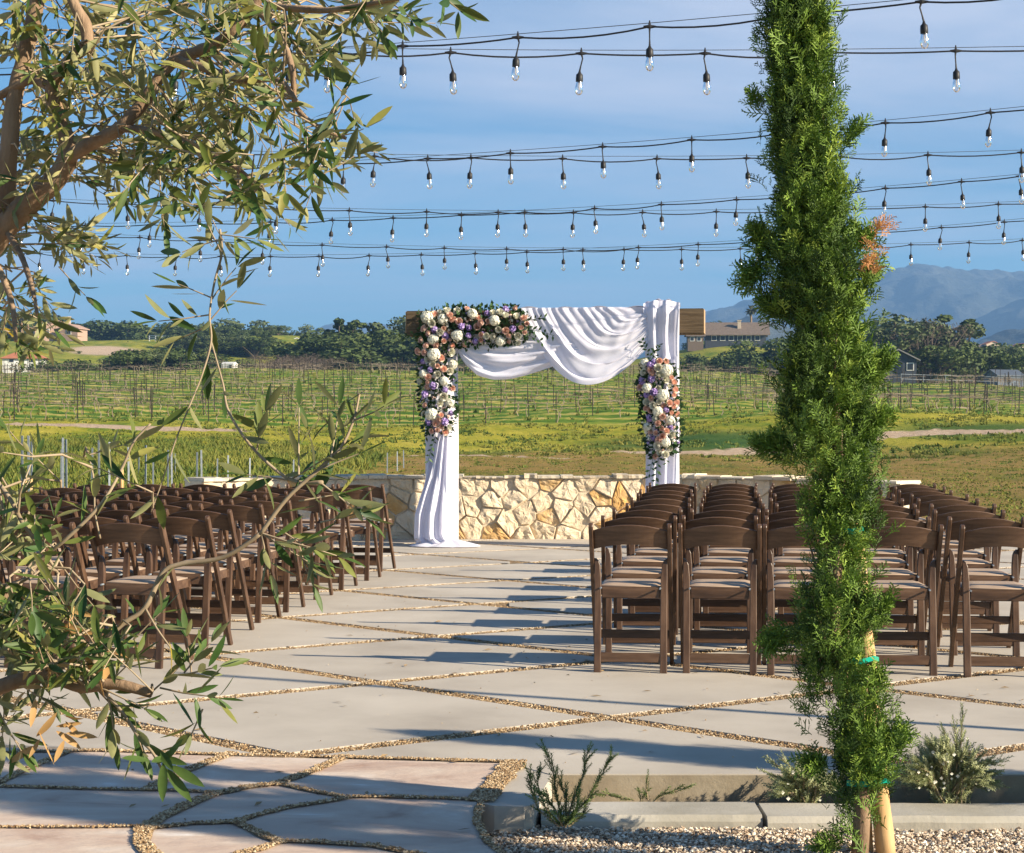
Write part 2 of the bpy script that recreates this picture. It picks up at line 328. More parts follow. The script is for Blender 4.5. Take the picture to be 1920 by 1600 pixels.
def ground_mat():
    m = bpy.data.materials.new('meadow'); m.use_nodes = True; nt = m.node_tree; nt.nodes.clear()
    o = N(nt, 'ShaderNodeOutputMaterial'); b = N(nt, 'ShaderNodeBsdfPrincipled'); b.inputs['Roughness'].default_value = 0.95; b.inputs['Specular IOR Level'].default_value = 0.1
    tc = N(nt, 'ShaderNodeTexCoord')
    def noi(sc, det=6, st=(1, 1, 1), rough=0.6):
        mp = N(nt, 'ShaderNodeMapping'); mp.inputs['Scale'].default_value = st; nt.links.new(tc.outputs['Object'], mp.inputs[0])
        n = N(nt, 'ShaderNodeTexNoise'); n.inputs['Scale'].default_value = sc; n.inputs['Detail'].default_value = det; n.inputs['Roughness'].default_value = rough
        nt.links.new(mp.outputs[0], n.inputs['Vector']); return n.outputs[0]
    def rp(f, cs):
        r = N(nt, 'ShaderNodeValToRGB')
        for i, (p, c) in enumerate(cs):
            e = r.color_ramp.elements[i] if i < 2 else r.color_ramp.elements.new(p)
            e.position = p; e.color = (*c, 1)
        nt.links.new(f, r.inputs[0]); return r.outputs[0]
    def mixc(f, a, c2):
        mx = N(nt, 'ShaderNodeMix', data_type='RGBA'); nt.links.new(f, mx.inputs[0]); nt.links.new(a, mx.inputs[6]); nt.links.new(c2, mx.inputs[7]); return mx.outputs[2]
    fine = noi(3.2, 8, (1, 1, 1), 0.75); mid = noi(0.22, 6, (1, 0.5, 1)); 
    f0 = mth(nt, 'ADD', mth(nt, 'MULTIPLY', mid, 0.75), mth(nt, 'MULTIPLY', fine, 0.45))
    lawn = rp(f0, [(0.40, (0.078, 0.113, 0.022)), (0.50, (0.163, 0.154, 0.036)), (0.60, (0.264, 0.185, 0.055)), (0.78, (0.337, 0.220, 0.088))])
    lush = rp(f0, [(0.38, (0.054, 0.110, 0.013)), (0.50, (0.153, 0.209, 0.020)), (0.60, (0.331, 0.307, 0.033)), (0.74, (0.471, 0.394, 0.066))])
    dirt = rp(fine, [(0.3, (0.404, 0.266, 0.176)), (0.7, (0.552, 0.451, 0.329))])
    sepx = N(nt, 'ShaderNodeSeparateXYZ'); nt.links.new(tc.outputs['Object'], sepx.inputs[0])
    # vineyard floor: alternate grassy and bare strips along the rows
    wob = mth(nt, 'MULTIPLY', noi(0.12, 4, (1, 1, 1)), 3.0)
    ph = mth(nt, 'MULTIPLY', mth(nt, 'ADD', sepx.outputs[1], wob), 2*math.pi/4.6)
    st = mth(nt, 'ADD', mth(nt, 'MULTIPLY', mth(nt, 'SINE', ph), 0.28), mth(nt, 'ADD', mth(nt, 'MULTIPLY', noi(0.5, 8, (0.55, 1, 1), 0.7), 1.5), -0.3))
    vin = rp(st, [(0.1, (0.059, 0.142, 0.015)), (0.45, (0.153, 0.234, 0.029)), (0.66, (0.318, 0.307, 0.055)), (0.86, (0.495, 0.394, 0.143)), (1.0, (0.580, 0.468, 0.209))])
    za = N(nt, 'ShaderNodeAttribute', attribute_name='zone'); zb = N(nt, 'ShaderNodeAttribute', attribute_name='lush'); zc = N(nt, 'ShaderNodeAttribute', attribute_name='dirt'); zd = N(nt, 'ShaderNodeAttribute', attribute_name='darkgreen')
    col = mixc(zb.outputs['Fac'], lawn, lush); col = mixc(za.outputs['Fac'], col, vin)
    dg = rp(f0, [(0.42, (0.02, 0.065, 0.016)), (0.7, (0.08, 0.145, 0.03))]); col = mixc(zd.outputs['Fac'], col, dg)
    dfac = mth(nt, 'ADD', mth(nt, 'MULTIPLY', zc.outputs['Fac'], 2.2), mth(nt, 'MULTIPLY', mth(nt, 'SUBTRACT', noi(0.6, 6), 1.0), 1.0), True)
    col = mixc(dfac, col, dirt)
    nt.links.new(col, b.inputs['Base Color'])
    bn = N(nt, 'ShaderNodeBump'); bn.inputs['Strength'].default_value = 1.0; bn.inputs['Distance'].default_value = 0.12
    nt.links.new(noi(4.0, 8, (1, 1, 1), 0.8), bn.inputs['Height']); nt.links.new(bn.outputs[0], b.inputs['Normal'])
    nt.links.new(b.outputs[0], o.inputs[0]); return m

def build_ground():
    ys = np.concatenate([[-60, -20, 0, 8, 14, 21.6], np.arange(22, 110, 0.45), np.arange(110, 240, 1.0), np.arange(240, 640, 4), np.geomspace(640, 12000, 40)])
    us = np.linspace(-1, 1, 361)
    hw = np.interp(ys, [-60, 20, 100, 240, 640, 12000], [60, 60, 75, 150, 330, 9000])
    X = hw[:, None]*us[None, :]; Y = np.repeat(ys[:, None], len(us), 1)
    Z = hz_np(X, Y)
    near = Y < 21.9; Z = np.where(near, -0.16, Z)
    k = np.clip((Y-46)/6, 0, 1)*np.clip((260-Y)/20, 0, 1)
    Z = Z + k*rng.normal(0, 0.035, Z.shape)
    V = np.stack([X, Y, Z], -1).reshape(-1, 3); n = len(us); m = len(ys)
    idx = np.arange(n*m).reshape(m, n)
    Fq = np.stack([idx[:-1, :-1], idx[:-1, 1:], idx[1:, 1:], idx[1:, :-1]], -1).reshape(-1, 4)
    b = MB(); b.bulk(V, Fq, np.full(len(V), .5)); o = b.build('ground', ground_mat(), smooth=True); tag(o, kind='structure')
    x, y = V[:, 0], V[:, 1]
    zone = np.clip((y-103)/4, 0, 1)*np.clip((236-y)/5, 0, 1)
    lush = np.clip((y-74-3*np.sin(x*0.13))/10, 0, 1)
    lush = np.maximum(lush, np.clip((-x-3)/6, 0, 1)*np.clip((y-24)/4, 0, 1)*0.95)
    dg = np.exp(-(((x-9.5)/6.5)**2+((y-86)/8)**2)**2)*(x > 3) + 0.9*np.exp(-(((x-24)/6)**2+((y-90)/5)**2)**2)
    far = np.clip((y-240)/20, 0, 1); dg = np.maximum(dg, far*0.35)
    # dirt tracks
    def track(pts, wd):
        p = np.array(pts); dist = np.full(len(x), 1e9)
        for a, c in zip(p[:-1], p[1:]):
            d = c-a; t = np.clip(((x-a[0])*d[0]+(y-a[1])*d[1])/(d@d), 0, 1)
            dist = np.minimum(dist, np.hypot(x-a[0]-t*d[0], y-a[1]-t*d[1]))
        return np.clip(1.5-dist/wd, 0, 1)
    dirt = track([(-60, 98), (-28, 97.5), (-21, 98), (-16, 100)], 1.5)
    dirt = np.maximum(dirt, track([(5.5, 78), (9.5, 79.5), (13, 84), (18, 89), (21, 90), (26, 88), (30, 87.5)], 1.1))
    dirt = np.maximum(dirt, track([(-8, 71), (-3, 72), (2, 70)], 0.35))
    dirt = np.maximum(dirt, 0.95*np.exp(-(((x+97)/9)**2+((y-432)/13)**2)**2))
    dirt = np.maximum(dirt, 0.9*np.exp(-(((x-31)/3.5)**2+((y-133)/4)**2)**2))
    dirt = np.maximum(dirt, 1.0*np.exp(-(((x-68)/5)**2+((y-278)/6)**2)**2))
    for nm, arr in (('zone', zone), ('lush', lush), ('dirt', dirt), ('darkgreen', np.clip(dg, 0, 1))):
        a = o.data.attributes.new(nm, 'FLOAT', 'POINT'); a.data.foreach_set('value', arr.astype(np.float32))
build_ground()

# ------------------------------------------------------------------ patio
def clip_poly(poly, n, c):
    """keep points with n.p <= c"""
    out = []
    for i in range(len(poly)):
        a, b = poly[i], poly[(i+1) % len(poly)]
        da, db = n[0]*a[0]+n[1]*a[1]-c, n[0]*b[0]+n[1]*b[1]-c
        if da <= 0: out.append(a)
        if (da < 0 < db) or (db < 0 < da):
            t = da/(da-db); out.append((a[0]+t*(b[0]-a[0]), a[1]+t*(b[1]-a[1])))
    return out
PATIO_FAR = 21.9
n1v = Vector((1.0, 1.0)).normalized(); n2v = Vector((-0.71, 1.0)).normalized()
def f1(k): return ((9.3+2.24*k)-0.87)/math.sqrt(2)                 # x+y = c
def f2(k): return ((7.08+1.88*k)+0.71*0.87)/math.hypot(0.71, 1)    # y-.71x = c
JW = 0.056
patio = MB()
edge_near_left = [(-14, 9.0), (-3.0, 7.45), (-1.64, 7.22), (-0.8, 7.05), (-0.02, 6.94)]
PEBBLE_SEG = []
for side in (0, 1):
    for i in range(-14, 22):
        for j in range(-16, 20):
            if side == 0: cell = [(-14, 9.3), (-3.0, 7.47), (-1.64, 7.24), (-0.8, 7.07), (-0.02, 6.96), (-0.02, PATIO_FAR), (-14, PATIO_FAR)]
            else: cell = [(-0.02, 6.93), (0.14, 6.70), (14, 6.70), (14, PATIO_FAR), (-0.02, PATIO_FAR)]
            for nv, lo, hi in ((n1v, f1(i), f1(i+1)), (n2v, f2(j), f2(j+1))):
                cell = clip_poly(cell, (nv.x, nv.y), hi-JW)
                if len(cell) > 2: cell = clip_poly(cell, (-nv.x, -nv.y), -(lo+JW))
                if len(cell) < 3: break
            if len(cell) < 3: continue
            ar = 0.5*abs(sum(cell[q][0]*cell[(q+1) % len(cell)][1]-cell[(q+1) % len(cell)][0]*cell[q][1] for q in range(len(cell))))
            if ar < 0.02: continue
            patio.slab(cell, -0.14, 0.0, tint=random.Random(i*77+j*13).random())
# the wedge of concrete that runs down beside the flagstones
patio.slab([(-0.021, 6.93), (-0.075, 6.55), (-0.115, 6.24), (-0.10, 6.19), (-0.06, 6.15), (0.04, 6.135), (0.075, 6.18), (0.149, 6.698)], -0.139, -0.003, tint=0.35)
po = patio.build('patio', M['concrete']); tag(po, kind='structure')
b = MB(); b.slab([(-14, 6.98), (14, 6.72), (14, 21.8), (-14, 21.8)], -0.155, -0.010); o = b.build('joint_gravel', M['joint']); tag(o, kind='structure')
# front face of the slab beside the planting strip
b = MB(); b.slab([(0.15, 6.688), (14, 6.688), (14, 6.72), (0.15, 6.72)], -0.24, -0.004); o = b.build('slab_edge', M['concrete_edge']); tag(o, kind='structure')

# --- flagstones
b = MB()
FL = [(-9, 2.0), (-0.05, 2.0), (0.15, 4.6), (0.0, 5.40), (-0.05, 5.5), (-0.10, 5.72), (-0.124, 5.95), (-0.12, 6.2), (-0.075, 6.55), (-0.03, 6.925), (-0.8, 7.035), (-1.64, 7.2), (-3.0, 7.43), (-9, 8.4)]
b.slab(FL, -0.14, -0.002)
o = b.build('flagstone_paving', M['flagstone']); tag(o, kind='structure')
FJ = [
 [(430, 1415), (385, 1432), (345, 1447), (305, 1466), (280, 1480)],
 [(-120, 1472), (0, 1475), (165, 1480), (280, 1482), (400, 1486)],
 [(645, 1420), (590, 1445), (520, 1470), (465, 1477), (400, 1490), (350, 1510), (300, 1535), (270, 1555), (265, 1580), (285, 1602), (330, 1640)],
 [(520, 1470), (600, 1487), (645, 1495), (750, 1495), (895, 1500)],
 [(635, 1500), (540, 1515), (480, 1530), (440, 1542), (365, 1545), (295, 1552)],
 [(-120, 1553), (0, 1552), (150, 1552), (270, 1550)],
 [(440, 1542), (490, 1565), (525, 1578), (600, 1580), (700, 1587), (780, 1602), (850, 1640)],
 [(525, 1580), (490, 1592), (450, 1602), (400, 1640)],
 [(-100, 1490), (0, 1467), (65, 1436), (125, 1411)],
 [(-60, 1412), (185, 1408), (430, 1416), (650, 1421), (950, 1429)],
 [(965, 1430), (935, 1465), (903, 1500)],
 [(903, 1500), (893, 1540), (915, 1580), (950, 1610), (1010, 1650)]]
FW = [12, 6, 13, 7, 8, 5, 9, 9, 9, 8, 22, 6]
fj = MB(); 
for pts, wpx in zip(FJ, FW):
    g = [G(*p) for p in pts]
    # resample
    q = []
    for a, c in zip(g[:-1], g[1:]):
        n = max(2, int((c-a).length/0.06))
        for t in range(n): q.append(a.lerp(c, t/n))
    q.append(g[-1])
    hwid = wpx*0.0021
    L = []; Rr = []
    for i, p in enumerate(q):
        t = (q[min(i+1, len(q)-1)]-q[max(i-1, 0)]).normalized(); nn = Vector((-t.y, t.x, 0))
        wv = hwid*(1+0.35*mnoise.noise(Vector((p.x*9, p.y*9, 0)))); 
        jt = nn*0.012*mnoise.noise(Vector((p.x*7, p.y*7, 5)))
        L.append(Vector((p.x, p.y, 0.003))+nn*wv+jt); Rr.append(Vector((p.x, p.y, 0.003))-nn*wv+jt)
        PEBBLE_SEG.append((p.x, p.y, wv, nn.x, nn.y))
    n = len(q); fj.add(L+Rr, [(i, i+1, n+i+1, n+i) for i in range(n-1)])
o = fj.build('flagstone_joints', M['joint']); tag(o, kind='structure')

# --- pebbles (small faceted stones), one mesh per bed
oct_v = np.array([(1, 0, 0), (-1, 0, 0), (0, 1, 0), (0, -1, 0), (0, 0, 1), (0, 0, -1)], float)
oct_f = np.array([(0, 2, 4), (2, 1, 4), (1, 3, 4), (3, 0, 4), (2, 0, 5), (1, 2, 5), (3, 1, 5), (0, 3, 5)])
def pebbles(pos, size, name, m):
    n = len(pos); s = size*rng.uniform(0.55, 1.35, (n, 1, 1))
    v = np.repeat(oct_v[None], n, 0)*rng.uniform(0.55, 1.25, (n, 6, 3))
    sc = np.stack([rng.uniform(.8, 1.3, n), rng.uniform(.6, 1.1, n), rng.uniform(.4, .8, n)], -1)[:, None, :]
    v = v*sc*s
    a = rng.uniform(0, 6.28, n); ca, sa = np.cos(a)[:, None], np.sin(a)[:, None]
    t = rng.normal(0, .35, n); ct, stt = np.cos(t)[:, None], np.sin(t)[:, None]
    y2 = v[..., 1]*ct-v[..., 2]*stt; z2 = v[..., 1]*stt+v[..., 2]*ct
    x3 = v[..., 0]*ca-y2*sa; y3 = v[..., 0]*sa+y2*ca
    V = np.stack([x3, y3, z2], -1)+pos[:, None, :]
    Fq = (oct_f[None]+6*np.arange(n)[:, None, None]).reshape(-1, 3)
    b = MB(); b.bulk(V.reshape(-1, 3), Fq, np.repeat(rng.uniform(0, 1, n), 6)); return b.build(name, m)
# in the diamond joints
pp = []
for k in range(-6, 12):
    for nv, c in ((n1v, f1(k)), (n2v, f2(k))):
        tv = Vector((-nv.y, nv.x)); cnt = 34000
        s = rng.uniform(-16, 16, cnt); oo = rng.uniform(-JW-0.004, JW+0.004, cnt)
        x = nv.x*(c+oo)+tv.x*s; y = nv.y*(c+oo)+tv.y*s
        lim = np.where(x < -0.02, 7.0-0.15*x, 6.74)
        ok = (y > lim) & (y < 21.5) & (np.abs(x) < 0.31*y+0.4) & (rng.uniform(0, 1, cnt) < np.clip(9/y, 0, 1)**1.6)
        pp.append(np.stack([x[ok], y[ok]], -1))
pp = np.concatenate(pp); 
pos = np.column_stack([pp, np.full(len(pp), -0.008)+rng.uniform(0, 0.008, len(pp))])
o = pebbles(pos, 0.0058, 'joint_pebbles', M['pebble']); tag(o, 'small tan pebbles filling the joints between the concrete slabs', 'pebbles', kind='stuff')
q = []
for x, y, wv, nx, ny in PEBBLE_SEG:
    n = int(wv*2*0.06*42000*min(1, (6.5/max(y, 3))**2))+1
    o_ = rng.uniform(-wv, wv, n); t_ = rng.uniform(-0.03, 0.03, n); q.append(np.stack([x+nx*o_-ny*t_, y+ny*o_+nx*t_, np.full(n, 0.003)+rng.uniform(0, .004, n)], -1))
o = pebbles(np.concatenate(q), 0.0050, 'paving_pebbles', M['pebble']); tag(o, 'small tan pebbles filling the joints between the pink flagstones', 'pebbles', kind='stuff')
# strays on the slabs
st = np.column_stack([rng.uniform(-2.5, 3, 260), rng.uniform(6.9, 14, 260), np.full(260, 0.004)])
o = pebbles(st, 0.004, 'stray_pebbles', M['pebble']); tag(o, 'stray pebbles scattered over the concrete patio', 'pebbles', kind='stuff')

lt = MB(); rl = random.Random(77)
for _ in range(150):
    x, y = rl.uniform(-2.2, 2.6), rl.uniform(5.6, 12)
    if y < 6.95 and x > -0.15: continue
    a = rl.uniform(0, 6.28); L = rl.uniform(.015, .035); W_ = L*.22; c, s_ = math.cos(a), math.sin(a); z = .004
    lt.add([(x-c*L, y-s_*L, z), (x-s_*W_, y+c*W_, z+rl.uniform(.002, .008)), (x+c*L, y+s_*L, z+.002), (x+s_*W_, y-c*W_, z+.001)], [(0, 1, 2, 3)], tint=rl.random())
o = lt.build('fallen_leaves', M['olive_dry_']); tag(o, 'small dry fallen olive leaves scattered over the paving', 'leaves', kind='stuff')

# --- planting strip, kerb and gravel bed
GZ = -0.092
b = MB(); b.slab([(-0.09, 2), (16, 2), (16, 6.69), (0.02, 6.69), (0.0, 6.3), (-0.09, 6.28)], -0.30, GZ-0.03); o = b.build('planting_bed', M['gravel_base']); tag(o, kind='structure')
kb = MB()
def kerb_piece(x0, x1, y0, y1, z0, z1):
    L = x1-x0; n = max(2, int(L/0.05)); prof = [(y0, z0), (y0, z1-0.02), (y0+0.018, z1), (y1-0.012, z1), (y1, z1-0.012), (y1, z0)]
    vs = []; fs = []; k = len(prof)
    for i in range(n+1):
        x = x0+L*i/n
        for (yy, zq) in prof:
            vs.append(Vector((x, yy+0.006*mnoise.noise(Vector((x*3, yy, 0)))+(0.003*mnoise.noise(Vector((x*22, yy*9, zq*9)))), zq+0.004*mnoise.noise(Vector((x*4, yy*3, zq))))))
    for i in range(n):
        for j in range(k-1): fs.append((i*k+j, (i+1)*k+j, (i+1)*k+j+1, i*k+j+1))
    fs.append(tuple(range(k))); fs.append(tuple(n*k+j for j in range(k-1, -1, -1)))
    kb.add(vs, fs)
kerb_piece(0.10, 0.86, 6.22, 6.45, -0.26, -0.05); kerb_piece(0.875, 3.1, 6.20, 6.44, -0.26, -0.052); kerb_piece(3.115, 6.0, 6.19, 6.43, -0.26, -0.05); kerb_piece(6.015, 12, 6.19, 6.43, -0.26, -0.05)
o = kb.build('kerb', M['kerb']); tag(o, kind='structure')
n = 80000
x = rng.uniform(-0.12, 3.4, n); y = rng.uniform(4.7, 6.21, n)
lx = np.interp(y, [4.7, 5.4, 5.5, 5.72, 5.95, 6.2, 6.28], [0.13, 0.02, -0.03, -0.08, -0.105, -0.10, -0.09])
ok = (x > lx) & (np.abs(x) < 0.31*y+0.3)
x = x[ok]; y = y[ok]
dz = 0.012*np.array([mnoise.noise(Vector((a*2.5, c*2.5, 0))) for a, c in zip(x, y)])
pos = np.column_stack([x, y, GZ-0.006+dz+rng.uniform(-0.012, 0.012, len(x))])
o = pebbles(pos, 0.0085, 'gravel', M['gravel']); tag(o, 'pale crushed gravel covering the planting bed in the foreground', 'gravel', kind='stuff')
n = 2500; pos = np.column_stack([rng.uniform(0.15, 2.6, n), rng.uniform(6.45, 6.69, n), np.full(n, GZ-0.02)])
o = pebbles(pos, 0.011, 'strip_gravel', M['gravel']); tag(o, 'gravel in the narrow strip between kerb and patio edge', 'gravel', kind='stuff')

# ------------------------------------------------------------------ stone wall
WALL = [(-3.35, 19.55), (-2.6, 20.25), (-1.75, 20.72), (-0.9, 20.85), (1.95, 20.85), (2.55, 20.55), (3.1, 19.95), (3.6, 19.3), (4.02, 18.78)]
def stone_wall():
    pts = [Vector((a, c, 0)) for a, c in WALL]; seg = [(q-p).length for p, q in zip(pts[:-1], pts[1:])]; cum = np.concatenate([[0], np.cumsum(seg)])
    def at(s):
        i = min(max(int(np.searchsorted(cum, s)-1), 0), len(seg)-1); t = (s-cum[i])/seg[i]
        p = pts[i].lerp(pts[i+1], t)
        # smoothed normal
        d = (pts[i+1]-pts[i]).normalized()
        return p, Vector((d.y, -d.x, 0))
    L = cum[-1]; H = 0.70
    r = empty('stone_wall', (0.5, 20.9, 0)); tag(r, 'low curved wall of rough cream and ochre stones behind the wedding arch', 'wall')
    off = -Vector(r.location)
    core = MB()
    ss = np.linspace(0, L, 90); vs = []
    for s in ss:
        p, nn = at(s)
        for o_, z in ((0, -0.1), (0, H), (0.32, H), (0.32, -0.3)): vs.append(p-nn*o_*1.0+Vector((0, 0, z))+off)
    fs = []
    for i in range(len(ss)-1):
        for j in range(3): fs.append((i*4+j, (i+1)*4+j, (i+1)*4+j+1, i*4+j+1))
    fs += [(0, 1, 2, 3), tuple(len(vs)-4+j for j in (3, 2, 1, 0))]
    core.add(vs, fs); core.build('mortar', M['mortar'], r)
    # irregular cells by clipping against neighbours
    seeds = []; rs = random.Random(11)
    row = 0; z = 0.09
    while z < H+0.05:
        s = rs.uniform(0, 0.2)
        while s < L: 
            seeds.append((s+rs.uniform(-.05, .05), z+rs.uniform(-.085, .085))); s += rs.uniform(0.13, 0.36)
        z += 0.175
    st = MB()
    for i, a in enumerate(seeds):
        cell = [(a[0]-.3, max(a[1]-.3, -0.02)), (a[0]+.3, max(a[1]-.3, -0.02)), (a[0]+.3, min(a[1]+.3, H-0.005)), (a[0]-.3, min(a[1]+.3, H-0.005))]
        for j, c in enumerate(seeds):
            if i == j or abs(c[0]-a[0]) > .6 or abs(c[1]-a[1]) > .6: continue
            nx, nz = c[0]-a[0], c[1]-a[1]; l = math.hypot(nx, nz); nx /= l; nz /= l
            m_ = nx*(a[0]+c[0])/2+nz*(a[1]+c[1])/2
            cell = clip_poly(cell, (nx, nz), m_-0.006)
            if len(cell) < 3: break
        if len(cell) < 3: continue
        cx_ = sum(p[0] for p in cell)/len(cell); cz_ = sum(p[1] for p in cell)/len(cell)
        # subdivide outline and roughen
        ring = []
        for p, q in zip(cell, cell[1:]+cell[:1]):
            k = max(1, int(math.hypot(q[0]-p[0], q[1]-p[1])/0.035))
            for t in range(k): ring.append((p[0]+(q[0]-p[0])*t/k, p[1]+(q[1]-p[1])*t/k))
        n = len(ring); vs = []; fs = []; dep = rs.uniform(0.014, 0.036); tx, tz = rs.uniform(-.22, .22), rs.uniform(-.22, .22)
        for li, (sc, dp) in enumerate(((1.0, -0.01), (0.99, 0.65*dep), (0.93, dep), (0.62, dep*1.08), (0.3, dep*1.1))):
            for (s_, z_) in ring:
                ang = Vector((s_*9, z_*9, li*0.7+i))
                jr = 0.055*mnoise.noise(ang)+0.02
                ss_ = cx_+(s_-cx_)*(sc-jr); zz_ = cz_+(z_-cz_)*(sc-jr)
                d_ = dp+(0.020*mnoise.noise(Vector((ss_*14, zz_*14, i)))+0.010*mnoise.noise(Vector((ss_*40, zz_*40, i)))+tx*(ss_-cx_)+tz*(zz_-cz_) if li > 0 else 0)
                p, nn = at(min(max(ss_, 0.01), L-0.01)); vs.append(p+nn*max(d_, 0.006 if li else -1)+Vector((0, 0, zz_))+off)
        for li in range(4):
            for j in range(n): fs.append((li*n+j, li*n+(j+1) % n, (li+1)*n+(j+1) % n, (li+1)*n+j))
        fs.append(tuple(4*n+j for j in range(n)))
        u = rs.random(); st.add(vs, fs, tint=(0.15+0.4*u if u < .79 else 0.62+1.3*(u-.79)))
    st.build('stone_facing', M['stone'], r)
    cp = MB(); s = 0
    while s < L-0.05:
        w_ = rs.uniform(0.09, 0.34); e = min(s+w_, L); k = 5; vs = []; t0 = rs.random()
        h_ = rs.uniform(0.012, 0.05); o_ = rs.uniform(-0.015, 0.02)
        for q in range(k+1):
            sx = s+(e-s)*q/k; p, nn = at(min(max(sx, 0.01), L-0.01))
            jj = 0.035*mnoise.noise(Vector((sx*13, 3, 1)))
            for oo, z_ in ((0.045+o_+jj, H-0.003), (0.05+o_+jj, H+h_*0.8), (0.0, H+h_+jj*0.6), (-0.34, H+h_), (-0.36, H-0.003)): vs.append(p+nn*oo+Vector((0, 0, z_))+off)
        fs = [(q*5+j, (q+1)*5+j, (q+1)*5+j+1, q*5+j+1) for q in range(k) for j in range(4)]+[(0, 1, 2, 3, 4), tuple(k*5+j for j in (4, 3, 2, 1, 0))]
        cp.add(vs, fs, tint=t0); s = e+0.006
    cp.build('coping', M['cap'], r)
stone_wall()

# ------------------------------------------------------------------ chairs
def make_chair():
    r = empty('folding_chair')
    W = 0.215
    # curved, crowned backrest
    vs = []; fs = []; n = 16
    ytop, yfoot, ht = -0.05, 0.385, 0.78
    def py_(z): return yfoot+(ytop-yfoot)*z/ht
    for i in range(n+1):
        u = -1+2*i/n; x = u*(W-0.022); bow = 0.030*(1-u*u)
        zt = 0.744+0.032*(1-u*u); zb = 0.642+0.028*(1-u*u)
        for (z, o_) in ((zb, 0.009), (zb, -0.009), ((zb+zt)/2, -0.010), (zt-0.004, -0.009), (zt, -0.004), (zt, 0.004), (zt-0.004, 0.009)):
            vs.append(Vector((x, py_(z)+bow*-1+0.010+o_, z)))
    k = 7
    for i in range(n):
        for j in range(k): fs.append((i*k+j, (i+1)*k+j, (i+1)*k+(j+1) % k, i*k+(j+1) % k))
    fs.append(tuple(range(k-1, -1, -1))); fs.append(tuple(n*k+j for j in range(k)))
    b = MB(); b.add(vs, fs); b.build('backrest', M['chair_h'], r)
    def plank(name, x, a, c, wx, wd, roundtop):
        """board in the yz plane, a/c=(y,z) ends"""
        d = Vector((0, c[0]-a[0], c[1]-a[1])); L = d.length; d.normalize(); nn = Vector((0, d.z, -d.y))
        out = [(-wd/2, 0), (wd/2, 0)]
        out += [(wd/2*math.cos(t), L-wd/2+wd/2*math.sin(t)) for t in np.linspace(0, math.pi, 7)]
        pr = []
        for e, s_ in out: pr.append(Vector((0, a[0], a[1]))+nn*e+d*s_)
        m_ = len(pr); cc = sum((p for p in pr), Vector())/m_
        vs = []
        for xo, sh in ((-wx/2, 0.9), (-wx/2+0.003, 1), (wx/2-0.003, 1), (wx/2, 0.9)):
            for p, (e, s_) in zip(pr, out):
                q = Vector((0, a[0], a[1]))+nn*e*(1 if sh == 1 else 0.84)+d*(s_ if sh == 1 else min(s_, L-0.004)); vs.append(q+Vector((x+xo, 0, 0)))
        fs = [tuple(range(m_-1, -1, -1)), tuple(3*m_+i for i in range(m_))]
        for l in range(3):
            for i in range(m_): fs.append((l*m_+i, l*m_+(i+1) % m_, (l+1)*m_+(i+1) % m_, (l+1)*m_+i))
        b = MB(); b.add(vs, fs); return b.build(name, M['chair'], r)
    for s in (-1, 1):
        plank('back_post', s*(W-0.011), (yfoot, 0), (ytop, ht), 0.022, 0.040, True)
        # rear leg: broad board seen from behind, tapering to a rounded top
        x0 = s*(W-0.022-0.021); prof = []
        b = MB(); vs = []; zs = [0, 0.05, 0.3, 0.5, 0.56, 0.58, 0.592]; hw = [0.019, 0.0185, 0.0185, 0.017, 0.014, 0.010, 0.004]
        for z, h_ in zip(zs, hw):
            yy = 0.0+0.065*z/0.6; cxx = x0+s*(0.019-h_)*1.0
            for dx, dy in ((-1, -1), (-.8, -1.15), (.8, -1.15), (1, -1), (1, 1), (-1, 1)): vs.append(Vector((cxx+dx*h_, yy+dy*0.012, z)))
        k = 6; fs = [(i*k+j, i*k+(j+1) % k, (i+1)*k+(j+1) % k, (i+1)*k+j) for i in range(len(zs)-1) for j in range(k)]
        fs += [tuple(range(k-1, -1, -1)), tuple((len(zs)-1)*k+j for j in range(k))]
        b.add(vs, fs); b.build('rear_leg', M['chair'], r)
    b = MB(); b.box((0, 0.007, 0.078), (0.312, 0.018, 0.05), bev=0.003); b.build('stretcher', M['chair_h'], r)
    b = MB(); b.box((0, py_(0.17), 0.17), (0.386, 0.018, 0.045), bev=0.003); b.build('stretcher', M['chair_h'], r)
    # seat frame
    b = MB(); b.box((0, 0.05, 0.415), (0.305, 0.020, 0.062), bev=0.004); b.box((0, 0.425, 0.418), (0.36, 0.02, 0.05), bev=0.004)
    for s in (-1, 1): b.beam((s*0.166, 0.061, 0.420), (s*0.166, 0.414, 0.420), 0.020, 0.045, up=(0, 0, 1))
    b.build('seat_frame', M['chair_h'], r)
    # padded seat
    b = bmesh.new(); bmesh.ops.create_grid(b, x_segments=10, y_segments=10, size=0.5)
    vs = []; 
    for v in b.verts:
        u, t = v.co.x*2, v.co.y*2
        e = (1-abs(u)**6)*(1-abs(t)**6)
        vs.append(Vector((u*0.163, 0.245+t*0.190, 0.447+0.014*max(e, 0)**0.5)))
    fs = [tuple(v.index for v in f.verts) for f in b.faces]; b.free()
    mb = MB(); mb.add(vs, fs); mb.box((0, 0.245, 0.444), (0.326, 0.380, 0.010)); mb.build('seat', M['pad'], r, smooth=True)
    # pivot bolts
    b = MB()
    for s in (-1, 1):
        b.tube([(s*0.155, -0.004, 0.440), (s*0.155, 0.03, 0.440)], 0.005, 8)
    b.build('bolt', M['steel'], r)
    return r
chair0 = make_chair(); used = [False]
def place_chair(x, y, yaw, label, group):
    if not used[0]: o = chair0; used[0] = True
    else: o = copy_tree(chair0)
    o.location = (x, y, 0); o.rotation_euler = (0, 0, -yaw); tag(o, label, 'folding chair', group)
rc = random.Random(5)
GR = 'brown folding chairs set out in rows'
